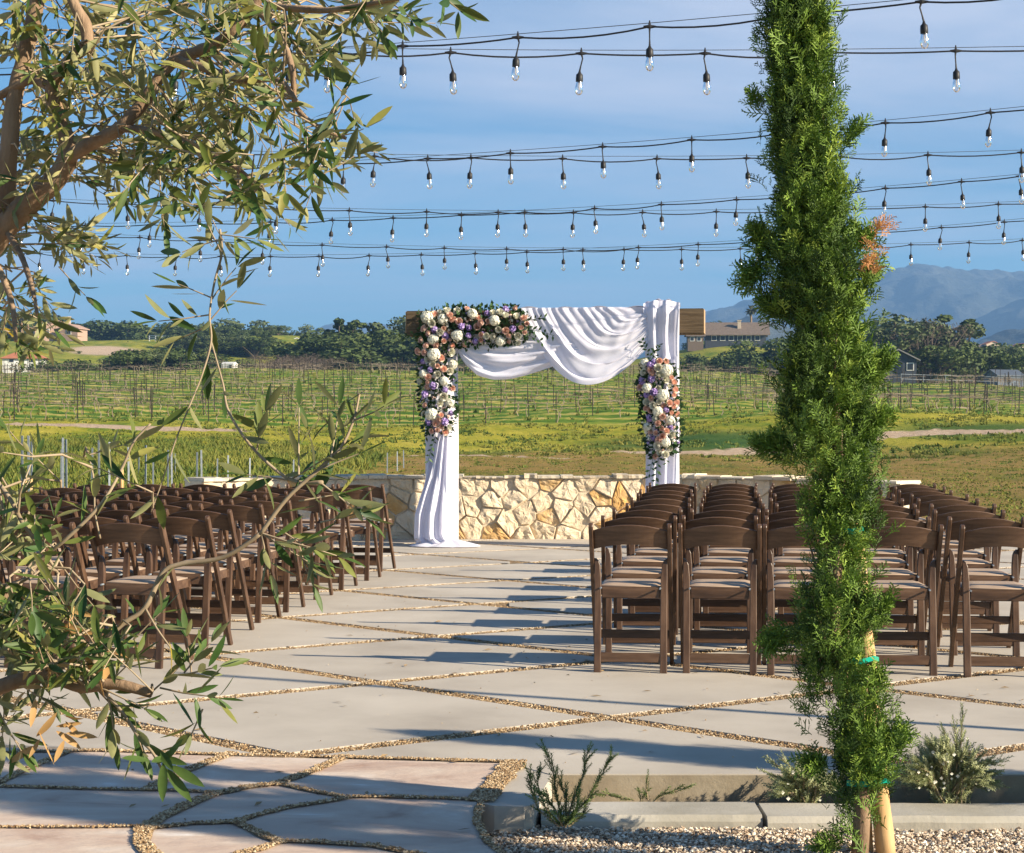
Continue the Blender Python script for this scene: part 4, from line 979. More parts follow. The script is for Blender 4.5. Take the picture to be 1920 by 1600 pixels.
def cypress(base, axis_px, height, left, right, n, label, seed, extra=(), dry=None, detail=True, scale0=1.0):
    """left/right: half-width of the crown (m) at heights zs"""
    r = empty('cypress_tree', base); tag(r, label, 'cypress')
    rs = random.Random(seed); g = np.random.default_rng(seed)
    zs, Lw, Rw, Cx = left
    # trunk and limbs
    tb = MB(); zt = height*.97
    tp = [(float(np.interp(z, zs, Cx))*min(1, z/.6)*.8+.008*math.sin(z*5), .01*math.sin(z*3+1), z) for z in np.linspace(0, zt, 24)]
    tb.tube(tp, [0.026*(1-.8*i/23)+.002 for i in range(24)], 10, tint=.4)
    for i in range(70):
        z = rs.uniform(.25, height*.95); a = rs.uniform(0, 6.28); q = rs.uniform(.5, .85); c = float(np.interp(z, zs, Cx)); wd = float(np.interp(z, zs, Rw if math.cos(a) > 0 else Lw))
        e = Vector((c+math.cos(a)*wd*q, math.sin(a)*wd*q, z+.22)); s_ = Vector((c*.8, 0, z))
        tb.tube([s_, (s_+e)/2+Vector((0, 0, -.03)), e], [.007, .005, .0025], 5, tint=rs.uniform(.3, .9))
    tb.build('trunk', M['bark'], r, smooth=True)
    # crown: sprays in tufts so that clumps form; tuft tone spread imitates lit and shaded ones
    nt_ = int(n*1.45)//34; tz = g.uniform(0.12, height, nt_); ta = g.uniform(0, 2*np.pi, nt_); tr = np.sqrt(g.uniform(.10, 1.0, nt_))
    cx_ = np.interp(tz, zs, Cx); wd = np.where(np.cos(ta) > 0, np.interp(tz, zs, Rw), np.interp(tz, zs, Lw))
    dens = np.interp(tz, [0, .25, .5, 1.0, 1.3, 1.8, height], [.2, .3, .38, .48, .68, 1, 1]); keep = g.uniform(0, 1, nt_) < dens
    # deep gaps
    gap = np.array([mnoise.noise(Vector((math.cos(a)*1.6+seed, math.sin(a)*1.6, z*3.4))) for a, z in zip(ta, tz)]) < -0.13
    keep &= ~(gap & (tr > .55) & (g.uniform(0, 1, nt_) < .92))
    tz, ta, tr, cx_, wd = tz[keep], ta[keep], tr[keep], cx_[keep], wd[keep]
    dep = np.minimum(wd, .2)+.3*np.maximum(wd-.2, 0)
    wd2 = np.where(np.abs(np.cos(ta)) > .5, wd, dep)
    tc_ = np.stack([cx_+np.cos(ta)*wd2*tr*.9, np.sin(ta)*wd2*tr*.9, tz], -1)
    td = np.stack([np.cos(ta)*.38, np.sin(ta)*.38, np.full(len(ta), 1.0)], -1)
    tt = g.normal(.47, .2, len(tc_)); m_ = 34
    pos = np.repeat(tc_, m_, 0); dirs = np.repeat(td, m_, 0)+g.normal(0, .32, (len(pos), 3)); off = g.normal(0, 1, (len(pos), 3))*np.array([.032, .032, .055])
    pos = pos+off; tint = np.repeat(tt, m_)+g.normal(0, .15, len(pos))
    outw = np.hypot(pos[:, 0]-np.repeat(cx_, m_), pos[:, 1])/np.maximum(np.repeat(wd, m_), .05)
    sc = g.uniform(.42, .9, len(pos))*scale0
    b = MB(); place_sprays(b, pos, dirs, sc, tint)
    # side branches that stick out of the column
    for (x0, z0, x1, z1, wds, cnt) in extra:
        k = cnt; wds = wds*.85; cnt = int(cnt*.7); k = cnt; x1 = x1+(x0-x1)*.30; z1 = z1-.03; t = g.uniform(0, 1, k)**.8; spread = wds*(1-.55*t)
        p = np.stack([x0+(x1-x0)*t, g.normal(-.03, 1, k)*spread*.8, z0+(z1-z0)*t], -1)+g.normal(0, 1, (k, 3))*spread[:, None]*np.array([.7, .2, .8])
        dd = np.array([x1-x0, 0, z1-z0]); dd = dd/np.linalg.norm(dd)+np.array([0, 0, .35]); dirs = dd[None]+g.normal(0, .4, (k, 3))
        place_sprays(b, p, dirs, g.uniform(.5, 1.0, k), g.normal(.52, .13, k))
    b.build('crown', M['cypress'], r)
    if dry:
        b = MB()
        for (x, z, s_, k) in dry:
            p = np.array([x, -.12, z])+g.normal(0, 1, (k, 3))*np.array([s_*.7, s_*.4, s_]); place_sprays(b, p, np.array([[.5, 0, 1.]])+g.normal(0, .5, (k, 3)), g.uniform(.35, .7, k), g.uniform(0, 1, k))
        b.build('dry_foliage', M['drycypress'], r)
    return r
CD = 5.75; CB = Vector(((1612-960)/F*CD, CD, GZ-0.01))
def zpx(py): return EYE-(py-HY)/F*CD-CB.z
def xpx(px): return (px-960)/F*CD-CB.x
pys = [1700, 1600, 1540, 1480, 1400, 1330, 1250, 1150, 1050, 950, 850, 750, 650, 550, 450, 350, 250, 150, 50, -60, -250, -450]
pl = [1590, 1572, 1560, 1545, 1532, 1500, 1468, 1452, 1488, 1488, 1462, 1442, 1432, 1425, 1436, 1440, 1430, 1432, 1424, 1430, 1450, 1480]
pr = [1650, 1672, 1685, 1688, 1688, 1662, 1652, 1648, 1640, 1650, 1652, 1652, 1642, 1636, 1612, 1604, 1592, 1574, 1560, 1552, 1535, 1500]
zs_ = [zpx(p) for p in pys]; cxs = [(a+c)/2 for a, c in zip(pl, pr)]
Cx = [xpx(c) for c in cxs]; Lw = [max(.03, (c-a)/F*CD-.062) for a, c in zip(pl, cxs)]; Rw = [max(.03, (a-c)/F*CD-.062) for a, c in zip(pr, cxs)]
ext = [(xpx(1470), zpx(500), xpx(1398), zpx(425), .035, 120), (xpx(1470), zpx(470), xpx(1388), zpx(500), .03, 90), (xpx(1560), zpx(270), xpx(1618), zpx(235), .02, 40),
       (xpx(1600), zpx(470), xpx(1628), zpx(430), .025, 60), (xpx(1500), zpx(860), xpx(1412), zpx(822), .028, 100),
       (xpx(1500), zpx(1190), xpx(1438), zpx(1190), .035, 90),
       (xpx(1640), zpx(1180), xpx(1672), zpx(1120), .022, 50), (xpx(1650), zpx(1430), xpx(1698), zpx(1372), .028, 90), (xpx(1560), zpx(1440), xpx(1520), zpx(1420), .025, 60),
       (xpx(1600), zpx(840), xpx(1672), zpx(770), .035, 110), (xpx(1600), zpx(720), xpx(1668), zpx(670), .035, 120), (xpx(1440), zpx(220), xpx(1408), zpx(175), .012, 22),
       (xpx(1622), zpx(1200), xpx(1634), zpx(1110), .03, 50), (xpx(1640), zpx(1330), xpx(1646), zpx(1260), .03, 50), (xpx(1600), zpx(1570), xpx(1530), zpx(1575), .025, 50), (xpx(1480), zpx(610), xpx(1425), zpx(560), .03, 90), (xpx(1610), zpx(560), xpx(1640), zpx(500), .03, 70)]
cypress(CB, None, zs_[-1], (zs_[::-1][::-1] and sorted(zs_), [Lw[i] for i in np.argsort(zs_)], [Rw[i] for i in np.argsort(zs_)], [Cx[i] for i in np.argsort(zs_)]), None, 15500,
        'tall slender green cypress tied to a stake, right foreground', 3, ext, [(xpx(1632), zpx(440), .014, 12), (xpx(1622), zpx(475), .012, 7), (xpx(1612), zpx(512), .017, 14)])
def simple_cy(x, y, h, seed, label, k=1.0, n=3600):
    zz_ = [0, .08*h, .22*h, .45*h, .7*h, .92*h, h]; wd_ = [.04, .12*k, .17*k, .19*k, .16*k, .08*k, .02]
    cypress(Vector((x, y, GZ)), None, h, (zz_, wd_, wd_, [0]*7), None, n, label, seed, scale0=1.6)
simple_cy(3.55, 5.8, 1.9, 8, 'slender green cypress in the gravel bed, right of the view')
simple_cy(3.3, 4.15, 3.9, 9, 'broad green cypress nearest the camera, right of the view', 2.2, 14000)

# stakes and ties beside the cypress
s1 = empty('tree_stake', (P(1662, 1640, 5.80).x, 5.80, GZ-.02)); tag(s1, 'thick round pale timber stake on the right of the cypress', 'stake')
o0 = Vector(s1.location); top = P(1592, 890, 5.80); bm_ = MB(); pts = [Vector((0, 0, -.05))+(top-o0)*0, ]
pts = [Vector((0, 0, 0)).lerp(top-o0, t) for t in np.linspace(0, 1, 14)]
bm_.tube([p+Vector((.002*math.sin(i*2.1), 0, 0)) for i, p in enumerate(pts)], [.032-.0006*i for i in range(14)], 16); bm_.build('pole', M['stake'], s1, smooth=True)
s2 = empty('tree_stake', P(1632, 1640, 5.84)); tag(s2, 'thin square timber stake between the cypress trunk and the thick stake', 'stake')
s2.location.z = GZ-.02
b = MB(); b.beam((0, 0, 0), (-.05, 0, 1.0), .019, .019, bev=.002); b.build('pole', M['stake'], s2)
b = MB()
for i, (py, xa, xb) in enumerate(((995, 1575, 1618), (1238, 1592, 1640), (1468, 1588, 1662))):
    A = P(xa, py, 5.70); B = P(xb, py-4, 5.70); C = P(xb+8, py, 5.84); D = P(xa-4, py+2, 5.86)
    ring = [A, (A+B)/2+Vector((0, -.012, -.006)), B, C, (C+D)/2+Vector((0, .02, 0)), D, A]; w_ = .008
    tb_ = MB(); vs = []
    for k, p in enumerate(ring): vs += [p+Vector((0, 0, w_+.003*math.sin(k*3))), p-Vector((0, 0, w_+.002*math.cos(k*5)))]
    tb_.add([v for v in vs], [(2*k, 2*k+1, 2*k+3, 2*k+2) for k in range(len(ring)-1)])
    o = tb_.build('tie_tape', M['tape']); tag(o, ['green plastic tie round cypress and stake, at chair back height', 'green plastic tie round cypress and stake, at chair foot height', 'lowest green plastic tie, level with the grey shrubs'][i], 'tie', 'green ties on the cypress')

# ------------------------------------------------------------------ small plants in the bed
def needle_template(seed, ln=.09, n=26, nl=.014, wd=.0016):
    rs = random.Random(seed); q = []
    for i in range(n):
        t = i/n; a = i*2.4; c = Vector((0, 0, ln*t)); d = Vector((math.cos(a), math.sin(a), .75)).normalized(); l = nl*(1-.35*t)*rs.uniform(.8, 1.2)
        s = d.cross(Vector((0, 0, 1))).normalized()*wd; e = c+d*l; q.append((c-s, c+s, e+s*.4, e-s*.4))
    q.append((Vector((-.001, 0, 0)), Vector((.001, 0, 0)), Vector((.0006, 0, ln)), Vector((-.0006, 0, ln))))
    return np.array([[tuple(v) for v in x] for x in q]).reshape(-1, 3)
NT = [needle_template(s, .06, 26, .017, .0024) for s in range(4)]; NS = [needle_template(s, .07, 22, .017, .0028) for s in range(4, 8)]
def herb(name, label, cat, base, stems, mat_, templ, seed, flowers=0, density=1.0, sc=1.0):
    r = empty(name, base); tag(r, label, cat); b = MB(); sb = MB(); g = np.random.default_rng(seed); rs = random.Random(seed); fb = MB()
    P_, D_ = [], []
    for pts in stems:
        pts = [Vector(p)-Vector(base) for p in pts]
        L = sum((q-p).length for p, q in zip(pts[:-1], pts[1:])); n = max(3, int(L/.02*density)); 
        sb.tube(pts, [.0035-.0025*i/(len(pts)-1) for i in range(len(pts))], 5)
        for i in range(n):
            t = (i/n)*(len(pts)-1); k = min(int(t), len(pts)-2); p = pts[k].lerp(pts[k+1], t-k); d = (pts[k+1]-pts[k]).normalized()
            P_.append(tuple(p)); D_.append(tuple(d+Vector((rs.gauss(0, .3), rs.gauss(0, .3), rs.gauss(0, .2)))))
            if flowers and rs.random() < flowers: 
                c = p+Vector((rs.gauss(0, .012), -.012, rs.gauss(0, .012))); s_ = rs.uniform(.004, .008); fb.add([c+Vector((s_, 0, 0)), c+Vector((0, -.003, s_)), c+Vector((-s_, 0, 0)), c+Vector((0, -.003, -s_))], [(0, 1, 2, 3)], tint=1)
    P_ = np.array(P_); D_ = np.array(D_); place_sprays(b, P_, D_, g.uniform(.5, .9, len(P_))*sc, g.uniform(.15, .9, len(P_)), templ=templ)
    sb.build('stem', M['twig'], r); b.build('foliage', mat_, r)
    if flowers: fb.build('blossom', M['white_petal'], r)
RD = 6.02; rb = Vector((P(1058, 1555, RD).x, RD, GZ))
def rp(*pts): return [P(px, py, RD+dd) for px, py, dd in pts]
herb('rosemary', 'small upright rosemary with dark green curved stems in front of the kerb', 'rosemary', rb,
     [rp((1055, 1548, 0), (1045, 1500, .02), (1037, 1450, .03), (1020, 1402, .03)), rp((1058, 1548, 0), (1075, 1500, 0), (1095, 1450, .0), (1103, 1405, 0)), rp((1060, 1545, 0), (1100, 1500, -.03), (1130, 1450, -.03), (1146, 1418, -.03)),
      rp((1050, 1548, 0), (1020, 1510, .03), (1008, 1470, .05), (1012, 1445, .05)), rp((1050, 1550, 0), (1010, 1520, .0), (996, 1480, .0), (994, 1455, 0)), rp((1055, 1550, 0), (1040, 1515, -.04), (1020, 1490, -.06)), rp((1060, 1550, 0), (1080, 1520, -.05), (1085, 1490, -.05)),
      rp((1060, 1552, 0), (1062, 1500, .02), (1050, 1470, .02)), rp((1066, 1550, 0), (1090, 1530, .02), (1104, 1500, .02))], M['rosemary'], NT, 4, density=2.2)
RD = 6.55; rb = Vector((P(1238, 1490, RD).x, RD, GZ-.02))
herb('rosemary', 'sparse trailing rosemary sprig against the brown slab edge', 'rosemary', rb, [rp((1215, 1500, 0), (1212, 1480, 0), (1216, 1455, 0)), rp((1225, 1505, 0), (1245, 1488, 0), (1290, 1478, 0)), rp((1190, 1500, 0), (1160, 1495, 0), (1120, 1488, 0)), rp((1200, 1505, 0), (1205, 1492, 0))], M['rosemary'], NT, 5, density=1.5)
def shrub(label, cx, cy, rx, ry, D, n, seed, spikes=()):
    rs = random.Random(seed); base = Vector((P(cx, cy, D).x, D, GZ-.02)); st = []
    for i in range(n):
        a = rs.uniform(0, math.pi); q = rs.uniform(.35, 1)**.6; ex_ = cx+math.cos(a)*rx*q; ey = cy+ry*.55-math.sin(a)*ry*1.45*q; dd = rs.uniform(-.12, .10)
        st.append([base+Vector((rs.gauss(0, .02), rs.gauss(0, .02), 0)), P((cx+ex_)/2, (cy+ey)/2+ry*.2, D+dd*.6), P(ex_, ey, D+dd)])
    for px, py in spikes: st.append([base, P((cx+px)/2+10, (cy+py)/2+10, D-.03), P(px, py, D-.05)])
    # only leaf the outer two thirds
    herb('grey_shrub', label, 'shrub', base, st, M['westringia'], NS, seed, flowers=.05, density=1.5, sc=.9)
shrub('wide grey green shrub with tiny white flowers, right of the cypress', 1778, 1440, 95, 62, 6.5, 120, 9, [(1805, 1338), (1790, 1365), (1770, 1372), (1878, 1425), (1700, 1420), (1745, 1395)])
shrub('smaller grey green shrub half hidden left behind the cypress', 1512, 1470, 70, 42, 6.52, 60, 10, [(1448, 1428), (1465, 1420), (1440, 1450), (1505, 1418)])

# ------------------------------------------------------------------ olive tree
def olive_leaf_tmpl(seed):
    """folded lanceolate leaf, length 1 along +Z, width along X, surface towards -Y"""
    rs = random.Random(seed); w_ = [0, .060, .095, .105, .088, .052, 0]; z_ = [0.06, .2, .38, .55, .72, .87, 1.0]; bend = rs.uniform(-.12, .12); fold = rs.uniform(.01, .05)
    vs = []
    for a, c in zip(w_, z_):
        y = bend*c*c; vs += [(-a, y-fold*a/.12, c), (0, y, c), (a, y-fold*a/.12, c)]
    fs = []
    for i in range(len(w_)-1): fs += [(i*3, i*3+1, i*3+4, i*3+3), (i*3+1, i*3+2, i*3+5, i*3+4)]
    return np.array(vs), np.array(fs)
OL = [olive_leaf_tmpl(s) for s in range(6)]
class Olive:
    def __init__(s): s.P = []; s.D = []; s.L = []; s.T = []; s.U = []
    def leaf(s, p, d, l, t, up): s.P.append(tuple(p)); s.D.append(tuple(d)); s.L.append(l); s.T.append(t); s.U.append(tuple(up))
    def build(s, name, m, parent):
        Pn, D, L, T, U = map(np.array, (s.P, s.D, s.L, s.T, s.U)); D = D/np.linalg.norm(D, axis=1, keepdims=True)
        x = np.cross(D, U); x /= np.linalg.norm(x, axis=1, keepdims=True)+1e-9; y = np.cross(D, x); b = MB(); wh = rng.integers(0, len(OL), len(Pn))
        for k, (V, Fq) in enumerate(OL):
            ii = np.nonzero(wh == k)[0]
            if not len(ii): continue
            A = (V[None, :, 0:1]*x[ii][:, None]+V[None, :, 1:2]*y[ii][:, None]+V[None, :, 2:3]*D[ii][:, None])*L[ii][:, None, None]+Pn[ii][:, None]
            n = V.shape[0]; FF = (Fq[None]+n*np.arange(len(ii))[:, None, None]).reshape(-1, 4); b.bulk(A.reshape(-1, 3), FF, np.repeat(T[ii], n))
        return b.build(name, m, parent, smooth=True)
ot_base = Vector((-1.35, 3.15, GZ-.05)); ot = empty('olive_tree', ot_base); tag(ot, 'olive tree with narrow grey green leaves framing the left foreground', 'olive tree')
ob = -ot_base; LIMB = MB(); TW = MB(); LF = Olive(); ro = random.Random(12)
nodes = []
def limb(pts, r0, r1, n=None, m=LIMB):
    q = [P(px, py, d) for px, py, d in pts]
    # smooth by Catmull-Rom
    o_ = []
    for i in range(len(q)-1):
        p0, p1, p2, p3 = q[max(i-1, 0)], q[i], q[i+1], q[min(i+2, len(q)-1)]
        for t in np.linspace(0, 1, 6)[:-1]:
            o_.append(.5*((2*p1)+(p2-p0)*t+(2*p0-5*p1+4*p2-p3)*t*t+(3*p1-p0-3*p2+p3)*t**3))
    o_.append(q[-1]); k = len(o_); rad = [(r0+(r1-r0)*i/(k-1))*(1+.10*mnoise.noise(Vector((i*.7, r0*99, 0)))) for i in range(k)]
    m.tube([p+ob for p in o_], rad, 10 if r0 > .008 else 6, tint=ro.uniform(.3, .8)); nodes.extend(o_); return o_
def shoot(p, d, L, leafl=.058, gap=.020, tone=.35, skip=0.0, droop=.25, r=.0012, dark=0.0):
    """leafy shoot: opposite leaves"""
    p = Vector(p); d = Vector(d).normalized(); pts = [p.copy()]; n = max(3, int(L/gap)); cur = p.copy(); ang = ro.uniform(0, 3.14)
    for i in range(n):
        d = (d+Vector((ro.gauss(0, .07), ro.gauss(0, .07), ro.gauss(0, .06)-droop*gap)) ).normalized(); cur = cur+d*gap; pts.append(cur.copy()); ang += 1.57
        a = d.cross(Vector((.13, .2, .97))).normalized(); bq = d.cross(a)
        for s_ in (0, math.pi):
            if ro.random() < skip: continue
            sd_ = a*math.cos(ang+s_)+bq*math.sin(ang+s_); ld = (d*ro.uniform(.5, .95)+sd_*ro.uniform(.6, 1)+Vector((0, 0, ro.gauss(0, .15)))).normalized()
            up = (d*.8-sd_*.5+Vector((ro.gauss(0, .35), ro.gauss(0, .35), ro.gauss(0, .35)+.25)))
            tt = min(.93, max(0, ro.gauss(tone, .2)))
            if ro.random() < .006: tt = 1.0
            LF.leaf(cur+ob, ld, leafl*ro.uniform(.6, 1.2)*(1-.35*(i/n)**3), tt, up)
    LF.leaf(cur+ob, d, leafl*.8, tone, Vector((0, -.3, 1)))
    TW.tube([q+ob for q in pts[::2]+[pts[-1]]], [max(.0007, r*(1-.6*i/max(1, len(pts[::2])))) for i in range(len(pts[::2])+1)], 5, tint=ro.uniform(.3, 1), cap=False)
def along(pts, r0, r1, leafl=.058, gap=.022, tone=.35, skip=.3, start=.0):
    q = limb(pts, r0, r1, m=TW); acc = 0; ang = ro.uniform(0, 3)
    tot = len(q)
    for i in range(1, tot):
        seg = (q[i]-q[i-1]); acc += seg.length
        if acc < gap or i/tot < start: continue
        acc = 0; d = seg.normalized(); a = d.cross(Vector((.1, .3, .95))).normalized(); bq = d.cross(a); ang += 1.57
        for s_ in (0, math.pi):
            if ro.random() < skip: continue
            sd_ = a*math.cos(ang+s_)+bq*math.sin(ang+s_); ld = (d*.75+sd_*.8).normalized()
            LF.leaf(q[i]+ob, ld, leafl*ro.uniform(.65, 1.2), min(.93, max(0, ro.gauss(tone, .2))), d*.8-sd_*.5+Vector((ro.gauss(0, .35), ro.gauss(0, .35), .3)))
    return q
# trunk outside the frame on the left, dividing into the limbs the photo shows
b0 = LIMB; tpts = [ot_base+ob, Vector((.02, 0, .5)), Vector((.10, 0, .95)), Vector((.22, -.02, 1.28))]; LIMB.tube(tpts, [.075, .06, .052, .045], 14, tint=.5)
limb([(-290, 770, 3.13), (-120, 600, 3.12), (-10, 450, 3.1), (50, 385, 3.08), (105, 335, 3.06), (128, 290, 3.05), (118, 245, 3.05), (98, 170, 3.05), (120, 125, 3.03), (165, 85, 3.0)], .027, .009)
limb([(-60, 500, 3.12), (5, 385, 3.12), (16, 290, 3.1), (26, 190, 3.1), (45, 110, 3.1), (62, 40, 3.1), (82, -60, 3.1)], .017, .012)
limb([(165, 85, 3.0), (160, 45, 3.0), (140, 10, 3.0), (115, -60, 3.0)], .011, .008)
limb([(120, 300, 3.05), (170, 270, 3.0), (225, 240, 2.95), (270, 190, 2.95), (300, 145, 2.95), (330, 112, 2.95), (385, 92, 2.95), (430, 65, 2.9), (475, 15, 2.9), (500, -40, 2.9)], .012, .008)
limb([(100, 170, 3.05), (60, 150, 3.08), (0, 180, 3.1), (-60, 210, 3.1)], .009, .006)
limb([(330, 112, 2.95), (390, 130, 2.9), (450, 150, 2.85), (520, 150, 2.8), (555, 190, 2.75)], .008, .004)
limb([(225, 240, 2.95), (300, 250, 2.9), (380, 280, 2.85), (450, 320, 2.8), (480, 350, 2.8)], .007, .003)
limb([(475, 15, 2.9), (520, 60, 2.85), (548, 130, 2.8), (555, 200, 2.8), (600, 240, 2.75), (650, 260, 2.75)], .006, .003)
limb([(500, 10, 2.9), (600, 20, 2.8), (680, 10, 2.75), (760, -5, 2.7)], .006, .003)
limb([(10, 430, 3.1), (40, 480, 3.0), (60, 540, 2.9), (70, 590, 2.85)], .006, .003)
limb([(-100, 330, 3.0), (-20, 470, 2.95), (20, 560, 2.9), (30, 640, 2.85)], .008, .003)
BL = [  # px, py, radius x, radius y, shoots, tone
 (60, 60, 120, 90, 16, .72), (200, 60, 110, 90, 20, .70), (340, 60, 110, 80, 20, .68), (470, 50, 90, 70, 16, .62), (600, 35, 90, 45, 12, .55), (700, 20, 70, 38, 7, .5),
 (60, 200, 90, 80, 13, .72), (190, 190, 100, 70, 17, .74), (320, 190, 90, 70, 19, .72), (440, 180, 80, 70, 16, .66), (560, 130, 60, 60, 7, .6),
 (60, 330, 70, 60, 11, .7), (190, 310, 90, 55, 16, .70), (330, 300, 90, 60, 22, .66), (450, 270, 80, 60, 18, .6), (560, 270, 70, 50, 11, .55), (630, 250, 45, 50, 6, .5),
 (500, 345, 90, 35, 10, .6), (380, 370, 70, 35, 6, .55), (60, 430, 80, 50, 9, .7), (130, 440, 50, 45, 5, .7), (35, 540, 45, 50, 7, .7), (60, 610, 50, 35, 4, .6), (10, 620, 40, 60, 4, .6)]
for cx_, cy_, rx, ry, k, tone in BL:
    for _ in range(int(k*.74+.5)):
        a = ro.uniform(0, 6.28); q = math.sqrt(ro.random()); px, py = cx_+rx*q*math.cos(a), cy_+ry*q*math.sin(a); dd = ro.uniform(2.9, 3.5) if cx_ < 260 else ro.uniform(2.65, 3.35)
        c = P(px, py, dd)
        near = min(nodes, key=lambda n_: (n_-c).length+ro.uniform(0, .08)); d = (c-near)
        if d.length < .02: d = Vector((ro.gauss(0, 1), 0, ro.gauss(0, 1)))
        dl = d.length; d.normalize(); d = (d+Vector((ro.gauss(0, .35)+.1, ro.gauss(0, .45), ro.gauss(0, .4)-.12))).normalized(); L = ro.uniform(.09, .19)
        st = c-d*L*.5
        mid = near.lerp(st, .5)+Vector((ro.gauss(0, .012), ro.gauss(0, .012), ro.gauss(0, .012)))
        if dl < .45: TW.tube([near+ob, mid+ob, st+ob], [.0020, .0016, .0012], 5, tint=ro.uniform(.2, 1), cap=False)
        shoot(st, d, L, leafl=ro.uniform(.042, .058), tone=tone-.10, skip=.08)
T0 = .4
# right hand tips of the upper crown
for (a, c) in (((600, 240, 2.75), (668, 160, 2.7)), ((620, 260, 2.75), (700, 225, 2.7)), ((560, 120, 2.8), (650, 120, 2.7)), ((600, 330, 2.7), (640, 310, 2.7)), ((740, 10, 2.7), (790, 60, 2.65)), ((800, -30, 2.7), (870, 30, 2.65)), ((690, 30, 2.7), (740, 75, 2.65)), ((560, 300, 2.7), (610, 260, 2.68)), ((300, 330, 2.7), (290, 460, 2.7)), ((500, 340, 2.7), (560, 345, 2.7)), ((110, 500, 2.8), (150, 540, 2.8)), ((60, 560, 2.8), (110, 620, 2.8))):
    p, q = P(*a), P(*c); shoot(p, q-p, (q-p).length*.85, .056, tone=.35, skip=.25, droop=.1)
# the hanging spray in the middle left
T0 = .4
along([(412, 430, 2.5), (416, 475, 2.5), (402, 530, 2.5), (393, 590, 2.48), (396, 640, 2.46), (380, 700, 2.44), (356, 760, 2.42), (328, 830, 2.4), (305, 900, 2.4), (283, 960, 2.4)], .0018, .0008, .054, .06, T0, .45)
for (a, c, L) in (((416, 475, 2.5), (400, 430, 2.5), .05), ((412, 440, 2.5), (480, 440, 2.48), .045), ((410, 450, 2.5), (355, 480, 2.5), .04), ((400, 560, 2.5), (335, 540, 2.5), .07), ((396, 590, 2.5), (310, 600, 2.48), .075), ((395, 600, 2.5), (455, 540, 2.5), .07), ((393, 610, 2.48), (330, 640, 2.48), .05), ((398, 560, 2.5), (440, 500, 2.5), .06)):
    p, q = P(*a), P(*c); shoot(p, q-p, L, .051, gap=.018, tone=T0, skip=.25, r=.0012)
along([(396, 640, 2.46), (418, 720, 2.44), (430, 775, 2.42), (478, 845, 2.4), (545, 900, 2.38), (605, 905, 2.36)], .0010, .0030, .054, .032, T0, .35)
along([(488, 1002, 2.36), (538, 935, 2.36), (598, 880, 2.36), (640, 838, 2.37), (664, 785, 2.38), (674, 738, 2.4)], .0030, .0014, .056, .026, T0, .25)
for (a, c, L) in (((545, 900, 2.38), (700, 800, 2.36), .10), ((600, 880, 2.36), (700, 850, 2.36), .07), ((660, 790, 2.38), (720, 770, 2.36), .05), ((560, 890, 2.36), (560, 770, 2.38), .09), ((590, 880, 2.36), (600, 790, 2.38), .07), ((480, 850, 2.4), (500, 750, 2.4), .05), ((620, 860, 2.36), (640, 760, 2.38), .08), ((540, 900, 2.38), (470, 890, 2.38), .05),
                ((490, 1000, 2.36), (560, 1035, 2.36), .08), ((490, 1000, 2.36), (640, 1045, 2.34), .12), ((600, 980, 2.36), (680, 960, 2.36), .06), ((490, 1000, 2.36), (500, 1060, 2.36), .05), ((560, 940, 2.36), (640, 930, 2.36), .07), ((520, 990, 2.36), (600, 1050, 2.36), .07), ((250, 1200, 2.4), (330, 1130, 2.4), .05), ((600, 905, 2.36), (680, 960, 2.36), .08), ((560, 1020, 2.36), (590, 1090, 2.36), .05)):
    p, q = P(*a), P(*c); shoot(p, q-p, L, .052, gap=.018, tone=T0, skip=.2, r=.0014)
along([(490, 1000, 2.36), (420, 1045, 2.37), (340, 1058, 2.38), (305, 1075, 2.38), (272, 1140, 2.38), (230, 1170, 2.38), (200, 1200, 2.38), (172, 1250, 2.38), (150, 1300, 2.38)], .0030, .0040, .058, .06, T0, .6)
along([(272, 1140, 2.38), (295, 1180, 2.36), (320, 1215, 2.35)], .0016, .001, .05, .03, T0, .5)
along([(-40, 860, 2.45), (15, 930, 2.42), (45, 985, 2.4), (85, 1040, 2.4), (110, 1075, 2.4)], .0035, .0018, .060, .03, T0, .4)
along([(-60, 1110, 2.45), (40, 1090, 2.42), (75, 1050, 2.42), (125, 1010, 2.4), (190, 945, 2.4), (228, 880, 2.42), (250, 830, 2.42), (282, 795, 2.42)], .0035, .0014, .060, .028, T0+.15, .3)
along([(188, 1010, 2.4), (178, 960, 2.4), (176, 900, 2.4), (165, 850, 2.42)], .0014, .001, .052, .02, .6, .2)
limb([(-140, 1250, 2.45), (-30, 1290, 2.42), (30, 1278, 2.4), (90, 1265, 2.4), (150, 1288, 2.38), (215, 1283, 2.36), (284, 1300, 2.35)], .012, .0065)
limb([(-120, 1090, 2.5), (-40, 1130, 2.45), (20, 1120, 2.45), (50, 1160, 2.45), (90, 1265, 2.4)], .006, .005)
